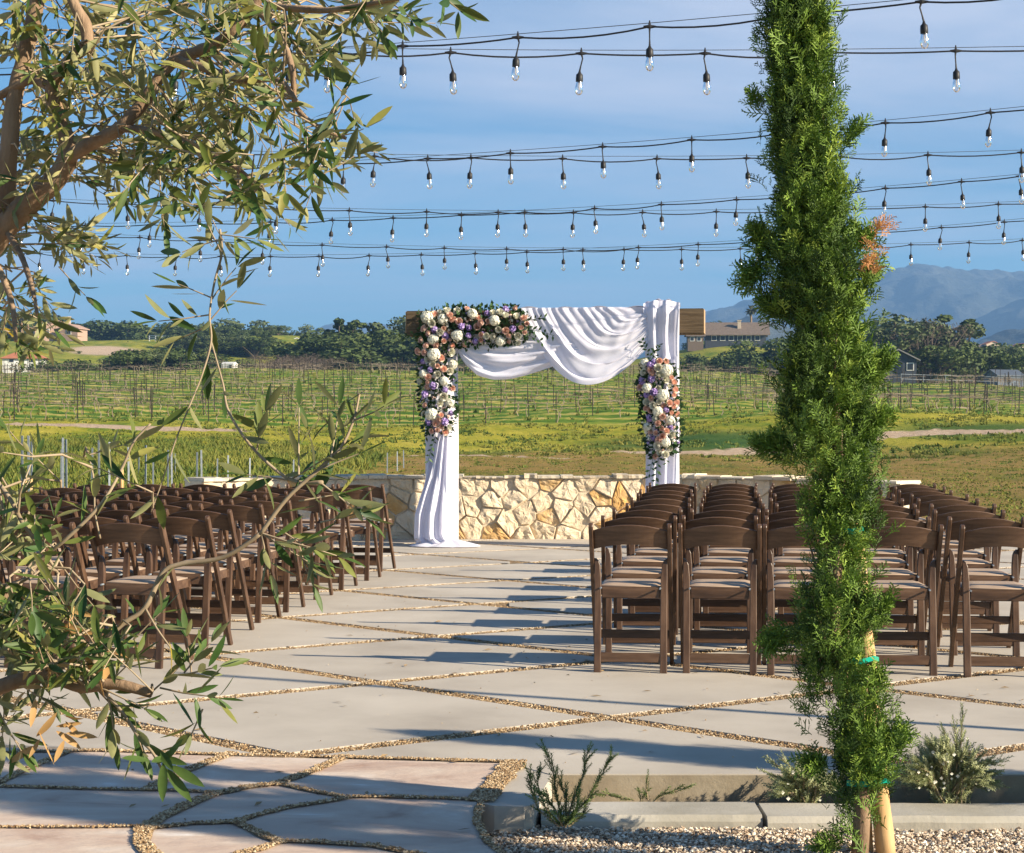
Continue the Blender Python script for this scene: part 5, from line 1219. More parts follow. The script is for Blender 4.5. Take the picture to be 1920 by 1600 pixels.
for (a, c, L) in (((180, 1290, 2.38), (240, 1345, 2.36), .05), ((284, 1298, 2.35), (345, 1262, 2.35), .06), ((345, 1262, 2.35), (400, 1200, 2.35), .06), ((300, 1290, 2.35), (400, 1310, 2.33), .09), ((350, 1265, 2.35), (440, 1245, 2.33), .06), ((360, 1270, 2.35), (350, 1200, 2.35), .06), ((380, 1330, 2.33), (350, 1400, 2.33), .04),
                ((200, 1290, 2.36), (225, 1400, 2.35), .08), ((190, 1290, 2.36), (290, 1330, 2.34), .08), ((240, 1345, 2.36), (270, 1400, 2.34), .06), ((150, 1288, 2.38), (200, 1220, 2.38), .07), ((60, 1270, 2.4), (40, 1190, 2.4), .09), ((100, 1265, 2.4), (120, 1190, 2.4), .08), ((30, 1278, 2.4), (110, 1340, 2.38), .07), ((-20, 1290, 2.4), (30, 1420, 2.36), .11), ((-30, 1300, 2.4), (5, 1390, 2.38), .09), ((200, 1285, 2.36), (250, 1230, 2.36), .06)):
    p, q = P(*a), P(*c); shoot(p, q-p, L, .051, gap=.017, tone=T0, skip=.18, r=.0014)
q = limb([(185, 1290, 2.37), (225, 1330, 2.35), (262, 1385, 2.34), (285, 1410, 2.33), (302, 1440, 2.32)], .0026, .0016, m=TW)
p = P(298, 1425, 2.32)
for tx, ty in ((345, 1375), (240, 1425), (380, 1480), (300, 1520), (320, 1460), (355, 1500), (330, 1400), (265, 1440), (345, 1440)):
    e = P(tx, ty, 2.30+ro.uniform(-.03, .03)); LF.leaf(p+ob+Vector((ro.gauss(0, .006), 0, ro.gauss(0, .008))), e-p, max(.045, min(.064, (e-p).length*1.0)), T0, Vector((ro.gauss(0, .6), -1, .5)))
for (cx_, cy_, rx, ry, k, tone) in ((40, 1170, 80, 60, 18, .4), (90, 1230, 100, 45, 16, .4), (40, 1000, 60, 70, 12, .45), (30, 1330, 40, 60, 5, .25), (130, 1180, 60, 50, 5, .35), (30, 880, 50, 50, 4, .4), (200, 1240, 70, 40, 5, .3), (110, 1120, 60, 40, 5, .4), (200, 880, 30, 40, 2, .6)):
    for _ in range(k):
        a = ro.uniform(0, 6.28); qq = math.sqrt(ro.random()); c = P(cx_+rx*qq*math.cos(a), cy_+ry*qq*math.sin(a), ro.uniform(2.25, 2.6)); near = min(nodes, key=lambda n_: (n_-c).length+ro.uniform(0, .05))
        d = (c-near); d = d/(d.length+1e-6)+Vector((ro.gauss(0, .4), ro.gauss(0, .4), ro.gauss(0, .5)+.1)); L = ro.uniform(.06, .12); st = c-d.normalized()*L*.5
        TW.tube([near+ob, near.lerp(st, .5)+ob+Vector((0, 0, .01)), st+ob], [.002, .0017, .0014], 5, tint=ro.uniform(.2, 1), cap=False)
        shoot(st, d, L, ro.uniform(.042, .056), gap=.02, tone=tone, skip=.15)
LIMB.build('trunk', M['bark'], ot, smooth=True); TW.build('twig_growth', M['twig'], ot, smooth=True); LF.build('foliage', M['olive'], ot)
# a few shrivelled leaves
DL = Olive()
for px, py in ((100, 1360), (80, 1390), (60, 1375), (120, 1375), (110, 1340), (60, 1250), (90, 1160), (130, 1130), (180, 1255), (150, 1235), (95, 1290), (60, 1300), (200, 1230)):
    for _ in range(2):
        DL.leaf(P(px+ro.uniform(-12, 12), py+ro.uniform(-12, 12), 2.36)+ob, Vector((ro.gauss(.2, .7), ro.gauss(0, .3), ro.gauss(-.5, .4))), ro.uniform(.03, .06), ro.random(), Vector((ro.gauss(0, 1), -1, ro.gauss(0, 1))))
DL.build('dry_leaves', M['olive_dry'], ot)

# ------------------------------------------------------------------ new planting behind the wall: steel stakes
SK = [(41, 817), (55, 817), (60, 828), (115, 843), (118, 821), (125, 824), (172, 840), (186, 826), (205, 829), (242, 836), (260, 869), (272, 835), (287, 857), (315, 844), (323, 848), (328, 871), (369, 848), (379, 844), (407, 860), (427, 854), (468, 859), (550, 862), (616, 867), (637, 880), (726, 873), (745, 875), (757, 877)]
sk = MB(); sk.beam((0, 0, 0), (0, 0, 1.5), .034, .012); sk.beam((0, .012, 0), (0, .012, 1.5), .008, .022); SKM = sk.build('steel_stake', M['steel'])
for i, (px, py) in enumerate(SK):
    d = 1500.0/max(22, (905-py)*.62) if False else float(np.interp(py, [815, 850, 880], [27, 37, 58])); x = (px-960)/F*d; z = hz(x, d); topz = EYE-(py-HY)/F*d
    o = SKM if i == 0 else SKM.copy()
    if i: COL.objects.link(o)
    o.location = (x, d, z); o.scale = (1, 1, max(.4, (topz-z)/1.5)); o.rotation_euler = (0, R(ro.uniform(-.8, .8)), ro.uniform(-.5, .5)); tag(o, f'grey steel stake beyond the left chairs, {ordn(i+1)} from the left', 'stake', 'grey steel stakes behind the left chairs')
wp = MB(); wp.tube([(0, 0, 0), (0, 0, .55)], .035, 10); WPM = wp.build('wooden_peg', M['stake'])
for i, (px, h_) in enumerate(((33, .45), (46, .75), (57, .75), (116, .72), (122, .6), (187, .55), (228, .9), (310, .5))):
    d = 27+i*1.1; x = (px-960)/F*d; o = WPM if i == 0 else WPM.copy()
    if i: COL.objects.link(o)
    o.location = (x, d, hz(x, d)); o.scale = (1, 1, h_/.55); tag(o, f'short pale wooden peg among the steel stakes, {ordn(i+1)} from the left', 'peg', 'wooden pegs among the steel stakes')

# ------------------------------------------------------------------ meadow weeds
def weeds(name, label, n, xr, yr, hgt, seed, cond=None, dens_ref=60, wdt=.05):
    g = np.random.default_rng(seed); x = g.uniform(*xr, n); y = g.uniform(*yr, n)
    keep = (np.abs(x) < .33*y+3)
    if cond is not None: keep &= cond(x, y, g)
    x, y = x[keep], y[keep]; z = hz_np(x, y); k = 7; n = len(x)
    cx_ = np.repeat(x, k)+g.normal(0, .10, n*k); cy_ = np.repeat(y, k)+g.normal(0, .10, n*k); cz_ = np.repeat(z, k)-.03
    h = np.repeat(hgt*g.uniform(.4, 1.2, n), k)*g.uniform(.5, 1.1, n*k); a = g.uniform(0, 3.14, n*k); wx, wy = np.cos(a)*wdt, np.sin(a)*wdt; lx, ly = g.normal(0, .35, n*k)*h, g.normal(0, .35, n*k)*h
    V = np.stack([np.stack([cx_-wx, cy_-wy, cz_], -1), np.stack([cx_+wx, cy_+wy, cz_], -1), np.stack([cx_+lx+wx*.7, cy_+ly+wy*.7, cz_+h*.75], -1), np.stack([cx_+lx*1.4, cy_+ly*1.4, cz_+h], -1)], 1).reshape(-1, 3)
    Fq = np.arange(len(cx_)*4).reshape(-1, 4); t = np.repeat(g.normal(.5, .22, n), k*4)+np.tile(np.array([-.15, -.15, .1, .15]), n*k)
    b = MB(); b.bulk(V, Fq, np.clip(t, 0, 1)); o = b.build(name, M['weed']); tag(o, label, 'weeds', kind='stuff')
def no_track(x, y, g):
    m = np.ones(len(x), bool)
    m &= ~((x < -15) & (np.abs(y-98) < 2.4)); 
    for ax, ay, bx, by in ((5.5, 78, 9.5, 79.5), (9.5, 79.5, 13, 84), (13, 84, 18, 89), (18, 89, 21, 90), (21, 90, 30, 87.5)):
        d = np.array([bx-ax, by-ay]); t = np.clip(((x-ax)*d[0]+(y-ay)*d[1])/(d@d), 0, 1); m &= np.hypot(x-ax-t*d[0], y-ay-t*d[1]) > 1.6
    return m
weeds('weeds', 'lush green and yellow weeds on the bank below the vineyard', 11000, (-40, 40), (74, 106), .17, 1, lambda x, y, g: no_track(x, y, g) & (np.sin(x*.9+2*np.sin(y*.3))+np.sin(y*.8+x*.3) > -.3), wdt=.05)
weeds('weeds', 'tall green weeds around the steel stakes behind the left chairs', 9000, (-24, -2), (26, 80), .34, 2, lambda x, y, g: (x < -3.5-.03*(y-26)) & (y > 23+0*x), wdt=.03)
weeds('lawn_tufts', 'short mown lawn tufts beyond the stone wall', 26000, (-6, 30), (24, 78), .07, 3, lambda x, y, g: (g.uniform(0, 1, len(x)) < .9), wdt=.03)
weeds('weeds', 'green weeds between the rows of vines', 12000, (-75, 75), (104, 232), .26, 4, lambda x, y, g: (np.sin(y*2*np.pi/4.6) < .25), wdt=.06)

# ------------------------------------------------------------------ vineyard
def vine_mesh(seed):
    rs = random.Random(seed); b = MB(); x = 0; pts = [(0, 0, 0), (rs.gauss(0, .06), 0, .3), (rs.gauss(0, .08), 0, .6), (rs.gauss(0, .05), 0, .85)]; b.tube(pts, [.034, .028, .024, .022], 5, tint=rs.random(), cap=False)
    for s in (-1, 1):
        q = [pts[-1], (s*.3, rs.gauss(0, .04), .90+rs.gauss(0, .03)), (s*.65, 0, .92+rs.gauss(0, .04)), (s*1.0, 0, .90)]; b.tube(q, [.021, .018, .016, .013], 5, tint=rs.random(), cap=False)
        for k in range(4):
            t = .2+.22*k; b.tube([(s*t, 0, .9), (s*t+rs.gauss(0, .05), rs.gauss(0, .05), .98+rs.uniform(0, .12))], [.014, .009], 4, tint=rs.random(), cap=False)
    return b
VM = [vine_mesh(s).build('grapevine', M['vine']) for s in range(3)]
vpm = MB(); vpm.beam((0, 0, 0), (0, 0, 1.85), .048, .04); vused = [0, 0, 0]
vpost = vpm.build('trellis_post', M['vpost']); vp_used = False
far_vines = MB(); tmplV = []
for s in range(3):
    me = VM[s].data; co = np.empty(len(me.vertices)*3, np.float32); me.vertices.foreach_get('co', co); li = np.array([list(p.vertices) for p in me.polygons]); tmplV.append((co.reshape(-1, 3), li))
rowsY = [106.5+4.6*k for k in range(27)]; rv = random.Random(3); cntv = 0; fvP = []
for ri, yy in enumerate(rowsY):
    hwid = .30*yy+2; x0 = -hwid+rv.uniform(0, 2); 
    tr = empty('vine_trellis', (0, yy, hz(0, yy))); tag(tr, f'vineyard trellis of dark posts and wire, {ordn(ri+1)} row up from the meadow', 'trellis', 'rows of vineyard trellis'); off = Vector(tr.location)
    sp = 4.6 if ri > 2 else 4.0; xs = np.arange(x0, hwid, sp); wpts = []
    if ri == 0: xs = xs[(xs < 3) | (xs > 20)]
    for k, x in enumerate(xs):
        x = x+rv.uniform(-.4, .4); z = hz(x, yy)
        if rv.random() < .06: continue
        if not vp_used: o = vpost; vp_used = True
        else: o = vpost.copy(); COL.objects.link(o)
        o.parent = tr; o.location = Vector((x, yy+rv.uniform(-.15, .15), z-.05))-off; o.rotation_euler = (0, R(rv.gauss(0, 2.2)), 0); o.scale = (1, 1, rv.uniform(.86, 1.08))
    wb = MB(); xw = np.linspace(xs[0], xs[-1], 40)
    for hh in ((.92, 1.35) if ri < 9 else (.92,)): wb.tube([Vector((x, yy, hz(x, yy)+hh))-off for x in xw], .006, 4, cap=False)
    wb.build('trellis_wire', M['wire'], tr)
    for k, x in enumerate(np.arange(x0, hwid, 2.0)):
        if rv.random() < (.2 if ri < 8 else .58) or (ri == 0 and 3 < x < 20): continue
        x = x+rv.uniform(-.25, .25); z = hz(x, yy); s = rv.randrange(3)
        if ri < 8 and cntv < 300:
            if not vused[s]: o = VM[s]; vused[s] = 1
            else: o = VM[s].copy(); COL.objects.link(o)
            o.location = (x, yy, z-.03); o.rotation_euler = (0, 0, rv.choice((0, math.pi))+rv.gauss(0, .12)); o.scale = (1, 1, rv.uniform(.85, 1.15)); cntv += 1
            tag(o, f'bare grapevine, plant {k+1} from the left in the {ordn(ri+1)} trellis row above the meadow', 'grapevine', 'bare grapevines trained on wires')
        else: fvP.append((x, yy, z-.03, s, rv.choice((1, -1)), rv.uniform(.85, 1.15)))
for s in range(3):
    A = np.array([p[:3] for p in fvP if p[3] == s]); fl = np.array([p[4] for p in fvP if p[3] == s]); sc = np.array([p[5] for p in fvP if p[3] == s]); T, Fq = tmplV[s]
    V = T[None]*np.stack([fl, fl, sc], -1)[:, None, :]+A[:, None]; FF = (Fq[None]+len(T)*np.arange(len(A))[:, None, None]).reshape(-1, Fq.shape[1]); far_vines.bulk(V.reshape(-1, 3), FF, np.repeat(rng.uniform(0, 1, len(A)), len(T)))
o = far_vines.build('distant_grapevines', M['vine']); tag(o, 'mass of bare grapevines filling the upper rows of the vineyard', 'grapevines', kind='stuff')

# ------------------------------------------------------------------ distant trees
def crown_mesh(kind, seed):
    """unit tree: height 1, base at 0; returns (crown MB, trunk MB)"""
    g = np.random.default_rng(seed); rs = random.Random(seed); tb = MB()
    if kind == 'oak': blobs = [(rs.gauss(0, .22), rs.gauss(0, .2), rs.uniform(.22, .82), rs.uniform(.13, .22)) for _ in range(20)]; nf = 190; fs_ = .028
    elif kind == 'gum': blobs = [(rs.gauss(0, .14), rs.gauss(0, .13), rs.uniform(.2, .92), rs.uniform(.09, .15)) for _ in range(20)]; nf = 150; fs_ = .024
    elif kind == 'column': blobs = [(rs.gauss(0, .06), rs.gauss(0, .06), .15+.8*i/13, .13*(1-.55*i/13)) for i in range(14)]; nf = 130; fs_ = .022
    elif kind == 'bush': blobs = [(rs.gauss(0, .45), rs.gauss(0, .3), rs.uniform(.25, .72), rs.uniform(.2, .34)) for _ in range(11)]; nf = 150; fs_ = .045
    else: blobs = [(rs.gauss(0, .2), rs.gauss(0, .18), rs.uniform(.35, .9), rs.uniform(.1, .16)) for _ in range(15)]; nf = 90; fs_ = .02
    Vs = []; Ts = []
    for bx, by, bz, br in blobs:
        d = g.normal(0, 1, (nf, 3)); d /= np.linalg.norm(d, axis=1, keepdims=True); r_ = br*g.uniform(.45, 1.08, nf)**.6
        c = np.array([bx, by, bz])+d*r_[:, None]*np.array([1, 1, .85]); nn = d+g.normal(0, .6, d.shape); x = np.cross(nn, g.normal(0, 1, d.shape)); x /= np.linalg.norm(x, axis=1, keepdims=True); y = np.cross(nn, x); y /= np.linalg.norm(y, axis=1, keepdims=True)
        s = fs_*g.uniform(.5, 1.3, (nf, 1)); 
        if kind == 'bare': q = np.stack([c-x*s*1.6, c+y*s*.13, c+x*s*1.6, c-y*s*.13], 1)
        else: q = np.stack([c-x*s, c-y*s*.8, c+x*s, c+y*s*.8], 1)
        Vs.append(q.reshape(-1, 3)); Ts.append(np.repeat(np.clip(g.normal(.5, .2, nf)+rs.gauss(0, .1), 0, 1), 4))
        tb.tube([(bx*.1, by*.1, .12), (bx*.5, by*.5, bz*.6), (bx, by, bz)], [.016, .010, .004], 5, cap=False, tint=rs.random())
    V = np.concatenate(Vs); V[:, 2] = np.maximum(V[:, 2], .03); b = MB(); b.bulk(V, np.arange(len(V)).reshape(-1, 4), np.concatenate(Ts))
    kk = .5 if kind == 'bare' else 1
    tb.tube([(0, 0, -.03), (.01, 0, .2), (0, .01, .45), (.02, 0, .7)], [.030*kk, .024*kk, .018*kk, .008*kk], 8, tint=.4)
    return b, tb
MT = {'oak': 'oak', 'gum': 'gum', 'column': 'oak', 'bush': 'oak', 'bare': 'bare'}
TREES = {}
for kind in MT:
    TREES[kind] = []
    for s in range(3):
        cb_, tb_ = crown_mesh(kind, hash_ := {'oak': 10, 'gum': 30, 'column': 50, 'bush': 70, 'bare': 90}[kind]+s)
        r = empty('bush' if kind == 'bush' else 'tree'); cb_.build('crown', M[MT[kind]], r); tb_.build('trunk', M['bare'], r); TREES[kind].append([r, False])
rt = random.Random(8); KN = {'oak': 'dark green rounded tree', 'gum': 'grey green airy eucalyptus', 'column': 'upright dark green tree', 'bush': 'low dark green bush', 'bare': 'bare brownish leafless tree'}
tree_list = []
def tree(kind, px, py_top, py_base, d, wsc=1.0, place='', z=None):
    if kind in ('oak', 'gum', 'column'): py_top += rt.uniform(-12, 3)
    x = (px-960)/F*d; zb = EYE-(py_base-HY)/F*d; h = (py_base-py_top)/F*d; zg = hz(x, d)
    # stand it on the terrain, keep the seen top
    top_ = EYE-(py_top-HY)/F*d; h = top_-zg+.02*h
    e = TREES[kind][rt.randrange(3)]
    if not e[1]: o = e[0]; e[1] = True
    else: o = copy_tree(e[0])
    w_ = h*wsc*rt.uniform(1.0, 1.3)*(1.5 if kind in ('oak', 'gum') else .95 if kind == 'column' else 1.2); o.location = (x, d, zg-.02*h); o.scale = (w_, w_, h); o.rotation_euler = (0, 0, rt.uniform(0, 6.28)); tree_list.append((o, kind, px, place))
# left ridge
for px in range(300, 525, 13): tree('gum' if px % 4 == 0 else 'oak', px, 612+(px*7) % 17, 660, 515+rt.uniform(-12, 12), 1.25, 'in the wood below the ridge')
for px in range(335, 500, 13): tree('oak' if px % 3 else 'gum', px, 632+(px*11) % 14, 672, 445+rt.uniform(-8, 8), 1.25, 'on the lower edge of the ridge wood')
for px in range(236, 392, 11): tree('gum' if px % 2 else 'oak', px, 656+(px*5) % 12, 698, 296+rt.uniform(-5, 5), 1.2, 'in the hedge above the left vineyard')
for px in range(492, 592, 11): tree('bare', px, 660+(px*5) % 13, 698, 290+rt.uniform(-5, 5), 1.6, 'in the brown scrub above the vineyard')
for px in range(616, 800, 14): tree('oak', px, 634+(px*5) % 18, 690, 315+rt.uniform(-5, 5), 1.2, 'along the front of the grove')
for px, top, kd, ws in ((30, 590, 'oak', .8), (75, 588, 'gum', .8), (120, 585, 'oak', .9), (150, 612, 'oak', .9), (185, 605, 'oak', .9), (215, 598, 'oak', .9), (250, 606, 'gum', .9), (285, 608, 'oak', 1), (322, 604, 'oak', 1), (345, 598, 'oak', .7), (368, 608, 'oak', 1), (400, 612, 'oak', 1), (432, 604, 'gum', 1), (455, 612, 'oak', .9), (478, 610, 'oak', .9), (505, 612, 'oak', 1), (536, 614, 'oak', .8), (580, 618, 'gum', 1)):
    tree(kd, px, top, 660, 560+rt.uniform(-12, 12), ws, 'on the left ridge skyline')
for px, top, kd, ws in ((330, 640, 'bush', 1), (360, 628, 'oak', 1), (395, 632, 'oak', 1.1), (420, 640, 'oak', 1), (450, 628, 'oak', 1), (475, 634, 'oak', 1), (500, 628, 'oak', .9), (372, 648, 'bush', 1), (520, 652, 'bush', 1), (455, 652, 'bush', 1), (240, 640, 'bush', .6), (196, 644, 'bush', .5)):
    tree(kd, px, top, 672, 470+rt.uniform(-10, 10), ws, 'below the left ridge skyline')
for i in range(15):
    px = 62+i*9.5; tree('bush', px, 637+i*2.3, 655+i*3.0, 425+rt.uniform(-4, 4), .8, 'in the orchard line running down the left hill')
for px, top, kd, ws in ((100, 672, 'bush', 1), (130, 668, 'bush', 1.1), (165, 670, 'bush', 1), (200, 672, 'gum', 1), (255, 665, 'gum', 1), (280, 660, 'gum', 1), (305, 658, 'gum', 1.2), (335, 662, 'gum', 1), (230, 672, 'bush', 1), (370, 672, 'bush', 1), (500, 675, 'bush', 1), (530, 672, 'bare', 1.2), (560, 668, 'bare', 1.3)):
    tree(kd, px, top, 698, 300+rt.uniform(-12, 12), ws, 'just above the left vineyard')
for px, top, kd, ws in ((606, 638, 'oak', .9), (618, 628, 'oak', .9), (632, 614, 'column', 1.3), (648, 618, 'column', 1.2), (655, 640, 'bare', .8), (668, 616, 'column', 1.2), (690, 620, 'column', 1.3), (706, 628, 'oak', .8), (722, 640, 'gum', .9), (745, 615, 'gum', .8), (760, 630, 'oak', .9), (780, 640, 'oak', 1), (738, 650, 'oak', 1), (616, 650, 'oak', .9), (680, 655, 'oak', 1), (775, 655, 'bush', 1), (800, 640, 'oak', 1), (830, 650, 'oak', 1), (880, 668, 'oak', 1), (930, 672, 'bush', 1.3), (980, 676, 'bush', 1.3), (1040, 680, 'bush', 1.3)):
    tree(kd, px, top-9, 704, 330+rt.uniform(-16, 16), ws, 'in the grove left of the arch' if px < 770 else 'behind the arch')
for px, top, kd, ws in ((1325, 606, 'bare', .8), (1345, 598, 'oak', .9), (1300, 640, 'bush', 1.2), (1366, 602, 'gum', .6)): tree(kd, px, top, 650, 450, ws, 'beside the long roofed house')
for px, top, kd, ws in ((1290, 655, 'bush', 1), (1330, 664, 'bush', 1.2), (1365, 655, 'bush', .8), (1400, 652, 'bush', 1), (1430, 650, 'oak', .9), (1310, 668, 'bush', 1.2), (1385, 672, 'bush', 1.2), (1440, 640, 'oak', 1)): tree(kd, px, top, 690, 330, ws, 'on the bank below the long roofed house')
for px, top, kd, ws in ((1652, 612, 'gum', 1), (1680, 604, 'gum', 1.1), (1705, 610, 'gum', 1.1), (1728, 605, 'bare', .9), (1742, 592, 'bare', .9), (1770, 598, 'gum', .7), (1786, 595, 'column', 1.4), (1800, 630, 'oak', .8), (1815, 640, 'oak', .8), (1755, 625, 'bare', .8), (1782, 650, 'gum', .9), (1662, 640, 'gum', 1), (1692, 648, 'oak', .9), (1718, 640, 'bare', 1), (1738, 650, 'oak', .9), (1765, 635, 'gum', 1), (1778, 612, 'gum', .7), (1800, 655, 'oak', 1), (1690, 618, 'gum', .8)): tree(kd, px, top, 712, 290+rt.uniform(-10, 10), ws, 'in the tall clump beside the dark house')
for px, top, kd, ws in ((1838, 660, 'oak', .8), (1860, 655, 'oak', 1), (1880, 645, 'oak', 1.1), (1900, 650, 'gum', 1), (1915, 660, 'bare', 1), (1850, 672, 'bush', 1), (1925, 640, 'oak', 1), (1700, 680, 'bush', .8), (1790, 690, 'bush', .8)): tree(kd, px, top, 705, 330+rt.uniform(-10, 10), ws, 'behind the grey shed')
for k_, lst in TREES.items():
    for r, u in lst:
        if not u:
            for c in list(r.children): bpy.data.objects.remove(c)
            bpy.data.objects.remove(r)
seen = {}
for o, kind, px, place in sorted(tree_list, key=lambda t: t[2]):
    key = (kind, place); seen[key] = seen.get(key, 0)+1; tag(o, f'{KN[kind]} {place}, {ordn(seen[key])} from left', 'bush' if kind == 'bush' else 'tree', 'bushes '+place if kind == 'bush' else 'trees '+place)
def palm(px, top, base, d, label):
    x = (px-960)/F*d; zg = hz(x, d); h = EYE-(top-HY)/F*d-zg; r = empty('palm_tree', (x, d, zg)); tag(r, label, 'palm tree'); rs = random.Random(px)
    b = MB(); b.tube([(0, 0, 0), (.1, 0, h*.5), (0, 0, h*.86)], [.35, .28, .25], 8); b.build('trunk', M['bark'], r); b = MB()
    for i in range(60):
        a = rs.uniform(0, 6.28); e = rs.uniform(-1.0, 1.2); L = rs.uniform(1.4, 2.1); d1 = Vector((math.cos(a)*math.cos(e), math.sin(a)*math.cos(e), math.sin(e))); s = d1.cross(Vector((0, 0, 1))).normalized(); c = Vector((0, 0, h*.88))
        b.add([c, c+d1*L*.6+s*.28, c+d1*L+Vector((0, 0, -.35)), c+d1*L*.6-s*.28], [(0, 1, 2, 3)], tint=rs.random())
    b.build('crown', M['palm'], r)
palm(1408, 568, 640, 470, 'tall fan palm rising behind the long roofed house')
palm(40, 582, 650, 480, 'fan palm on the far left of the ridge, left of its pair')
palm(52, 588, 650, 490, 'fan palm on the far left of the ridge, right of its pair')

# ------------------------------------------------------------------ houses
MW = plain('cream_wall', (.55, .45, .34)); MPK = plain('pink_stucco', (.45, .30, .23)); MWH = plain('white_wall', (.78, .77, .74)); MDK = plain('dark_siding', (.055, .065, .085)); MRD = plain('terracotta_roof', (.50, .20, .10), c2=(.36, .13, .07))
MBR = plain('brown_roof', (.20, .155, .12), c2=(.13, .10, .08)); MGR = plain('grey_roof', (.26, .25, .25)); MGL = plain('window_glass', (.03, .035, .045), .2); MSH = plain('shed_metal', (.12, .15, .20), .5); MSR = plain('shed_roof', (.10, .12, .15), .6)
def house(name, label, cat, px, py, d, W, D, H, RH, wall, roof, rz=0, wins=(), doors=(), chim=None, over=.5, hip=False, group=None, low=None, trim=None):
    x = (px-960)/F*d; z = EYE-(py-HY)/F*d; r = empty(name, (x, d, z), rz); tag(r, label, cat, group)
    b = MB(); b.box((0, 0, H/2-1), (W, D, H+2))
    if not hip: b.prism([(-W/2, H), (W/2, H), (0, H+RH*.97)], -D/2+.01, D/2-.01) if low == 'gable' else b.add([(-W/2, -D/2, H), (-W/2, D/2, H), (-W/2, 0, H+RH*.95), (W/2, -D/2, H), (W/2, D/2, H), (W/2, 0, H+RH*.95)], [(0, 1, 2), (3, 5, 4)])
    b.build('wall', wall, r)
    b = MB(); e = over; t = .18
    if hip:
        q = min(W, D)*.35; vs = [(-W/2-e, -D/2-e, H), (W/2+e, -D/2-e, H), (W/2+e, D/2+e, H), (-W/2-e, D/2+e, H), (-W/2+q, 0, H+RH), (W/2-q, 0, H+RH)]; b.add(vs, [(0, 1, 5, 4), (1, 2, 5), (2, 3, 4, 5), (3, 0, 4), (3, 2, 1, 0)])
    elif low == 'gable':
        for s in (-1, 1): b.add([(s*(W/2+e), -D/2-e, H-.2), (s*(W/2+e), D/2+e, H-.2), (0, D/2+e, H+RH), (0, -D/2-e, H+RH), (s*(W/2+e), -D/2-e, H-.2+t), (s*(W/2+e), D/2+e, H-.2+t), (0, D/2+e, H+RH+t), (0, -D/2-e, H+RH+t)], [(0, 1, 2, 3), (4, 7, 6, 5), (0, 3, 7, 4), (1, 5, 6, 2), (0, 4, 5, 1)])
    else:
        for s in (-1, 1): b.add([(-W/2-e, s*(D/2+e), H-.2), (W/2+e, s*(D/2+e), H-.2), (W/2+e, 0, H+RH), (-W/2-e, 0, H+RH), (-W/2-e, s*(D/2+e), H-.2+t), (W/2+e, s*(D/2+e), H-.2+t), (W/2+e, 0, H+RH+t), (-W/2-e, 0, H+RH+t)], [(0, 1, 2, 3), (4, 7, 6, 5), (0, 3, 7, 4), (1, 5, 6, 2), (0, 4, 5, 1)])
    ro_ = b.build('roof', roof, r)
    if chim: b = MB(); b.box((chim[0], chim[1], H+RH*.5+chim[2]/2), (chim[3], chim[3], chim[2])); b.box((chim[0], chim[1], H+RH*.5+chim[2]), (chim[3]+.25, chim[3]+.25, .2)); b.build('chimney', MW, ro_)
    for wx, wz, ww, wh in wins:
        b = MB(); b.box((wx, -D/2-.03, wz), (ww+.24, .1, wh+.24)); f_ = b.build('window', trim or MWH, r); b = MB(); b.box((wx, -D/2-.09, wz), (ww, .04, wh)); b.build('pane', MGL, f_)
    for wx, ww, wh in doors: b = MB(); b.box((wx, -D/2-.04, wh/2), (ww, .1, wh)); b.build('door', MGL, r)
    return r
house('house', 'low pink stucco house at the top of the bare left hillside', 'house', 108, 634, 480, 12, 9, 2.6, 1.6, MPK, MPK, .3, ((-3, 1.5, 1.2, 1), (0, 1.5, 1.2, 1)), ((3, 1.6, 2),), chim=(3, 0, 2.2, .8), low='gable')
house('house', 'small pink stucco wing with an arch, right of the pink house', 'house', 138, 634, 476, 5, 6, 2.4, 1.0, MPK, MPK, -.2, ((0, 1.4, 1.2, 1),), low='gable')
house('house', 'white house with a wide terracotta roof low on the left hillside', 'house', 48, 684, 330, 7.2, 6, 1.0, 1.4, MWH, MRD, .1, ((-2, .6, .8, .5), (1.5, .6, .8, .5)), hip=True)
house('house', 'small white gabled house on the green knoll', 'house', 556, 651, 500, 4.6, 5, 1.4, .9, MWH, MWH, .15, ((-1.3, .8, .5, .7), (0, .8, .5, .7), (1.3, .8, .5, .7)), low='gable', trim=MWH)
house('house', 'white house almost hidden in trees right of centre on the ridge', 'house', 318, 652, 500, 4, 4, 1.2, .6, MWH, MWH, 0, ((0, .7, .6, .6),), low='gable')
house('trailer', 'small white box trailer at the upper edge of the vineyard', 'trailer', 430, 691, 262, 1.9, 1.6, .7, .05, MWH, MWH, -.2, over=.02, doors=((.5, .35, .5),))
house('house', 'long brown roofed house with a tall cream chimney and veranda', 'house', 1378, 643, 425, 14, 8, 1.7, 2.9, MDK, MBR, -.08, ((-5, .9, 1, 1), (-3, .9, 1, 1), (-1, .9, 1, 1), (1, .9, 1, 1), (3, .9, 1, 1), (5, .9, 1, 1)), chim=(.9, -2.2, 1.9, .8), over=.9)
house('house', 'small stone outbuilding left of the long roofed house', 'house', 1303, 643, 420, 3.6, 3, 1.6, .3, plain('brown_stone', (.16, .12, .09)), MBR, 0, ((-.8, .8, .8, .8), (.8, .8, .8, .8)))
house('house', 'dark gabled bungalow with pale windows beside the tall bare trees', 'house', 1680, 702, 265, 5.2, 6, 2.0, 1.4, MDK, MGR, -.1, ((-1.6, 1.0, .9, .9), (1.7, 1.0, .8, .9)), ((.1, 1.0, 1.6),), low='gable', over=.5)
house('shed', 'dark metal shed with a grey roof at the far right', 'shed', 1882, 719, 235, 4.0, 3.0, 1.05, .55, MSH, MSR, .35, doors=((-.3, .5, .8),), over=.15)
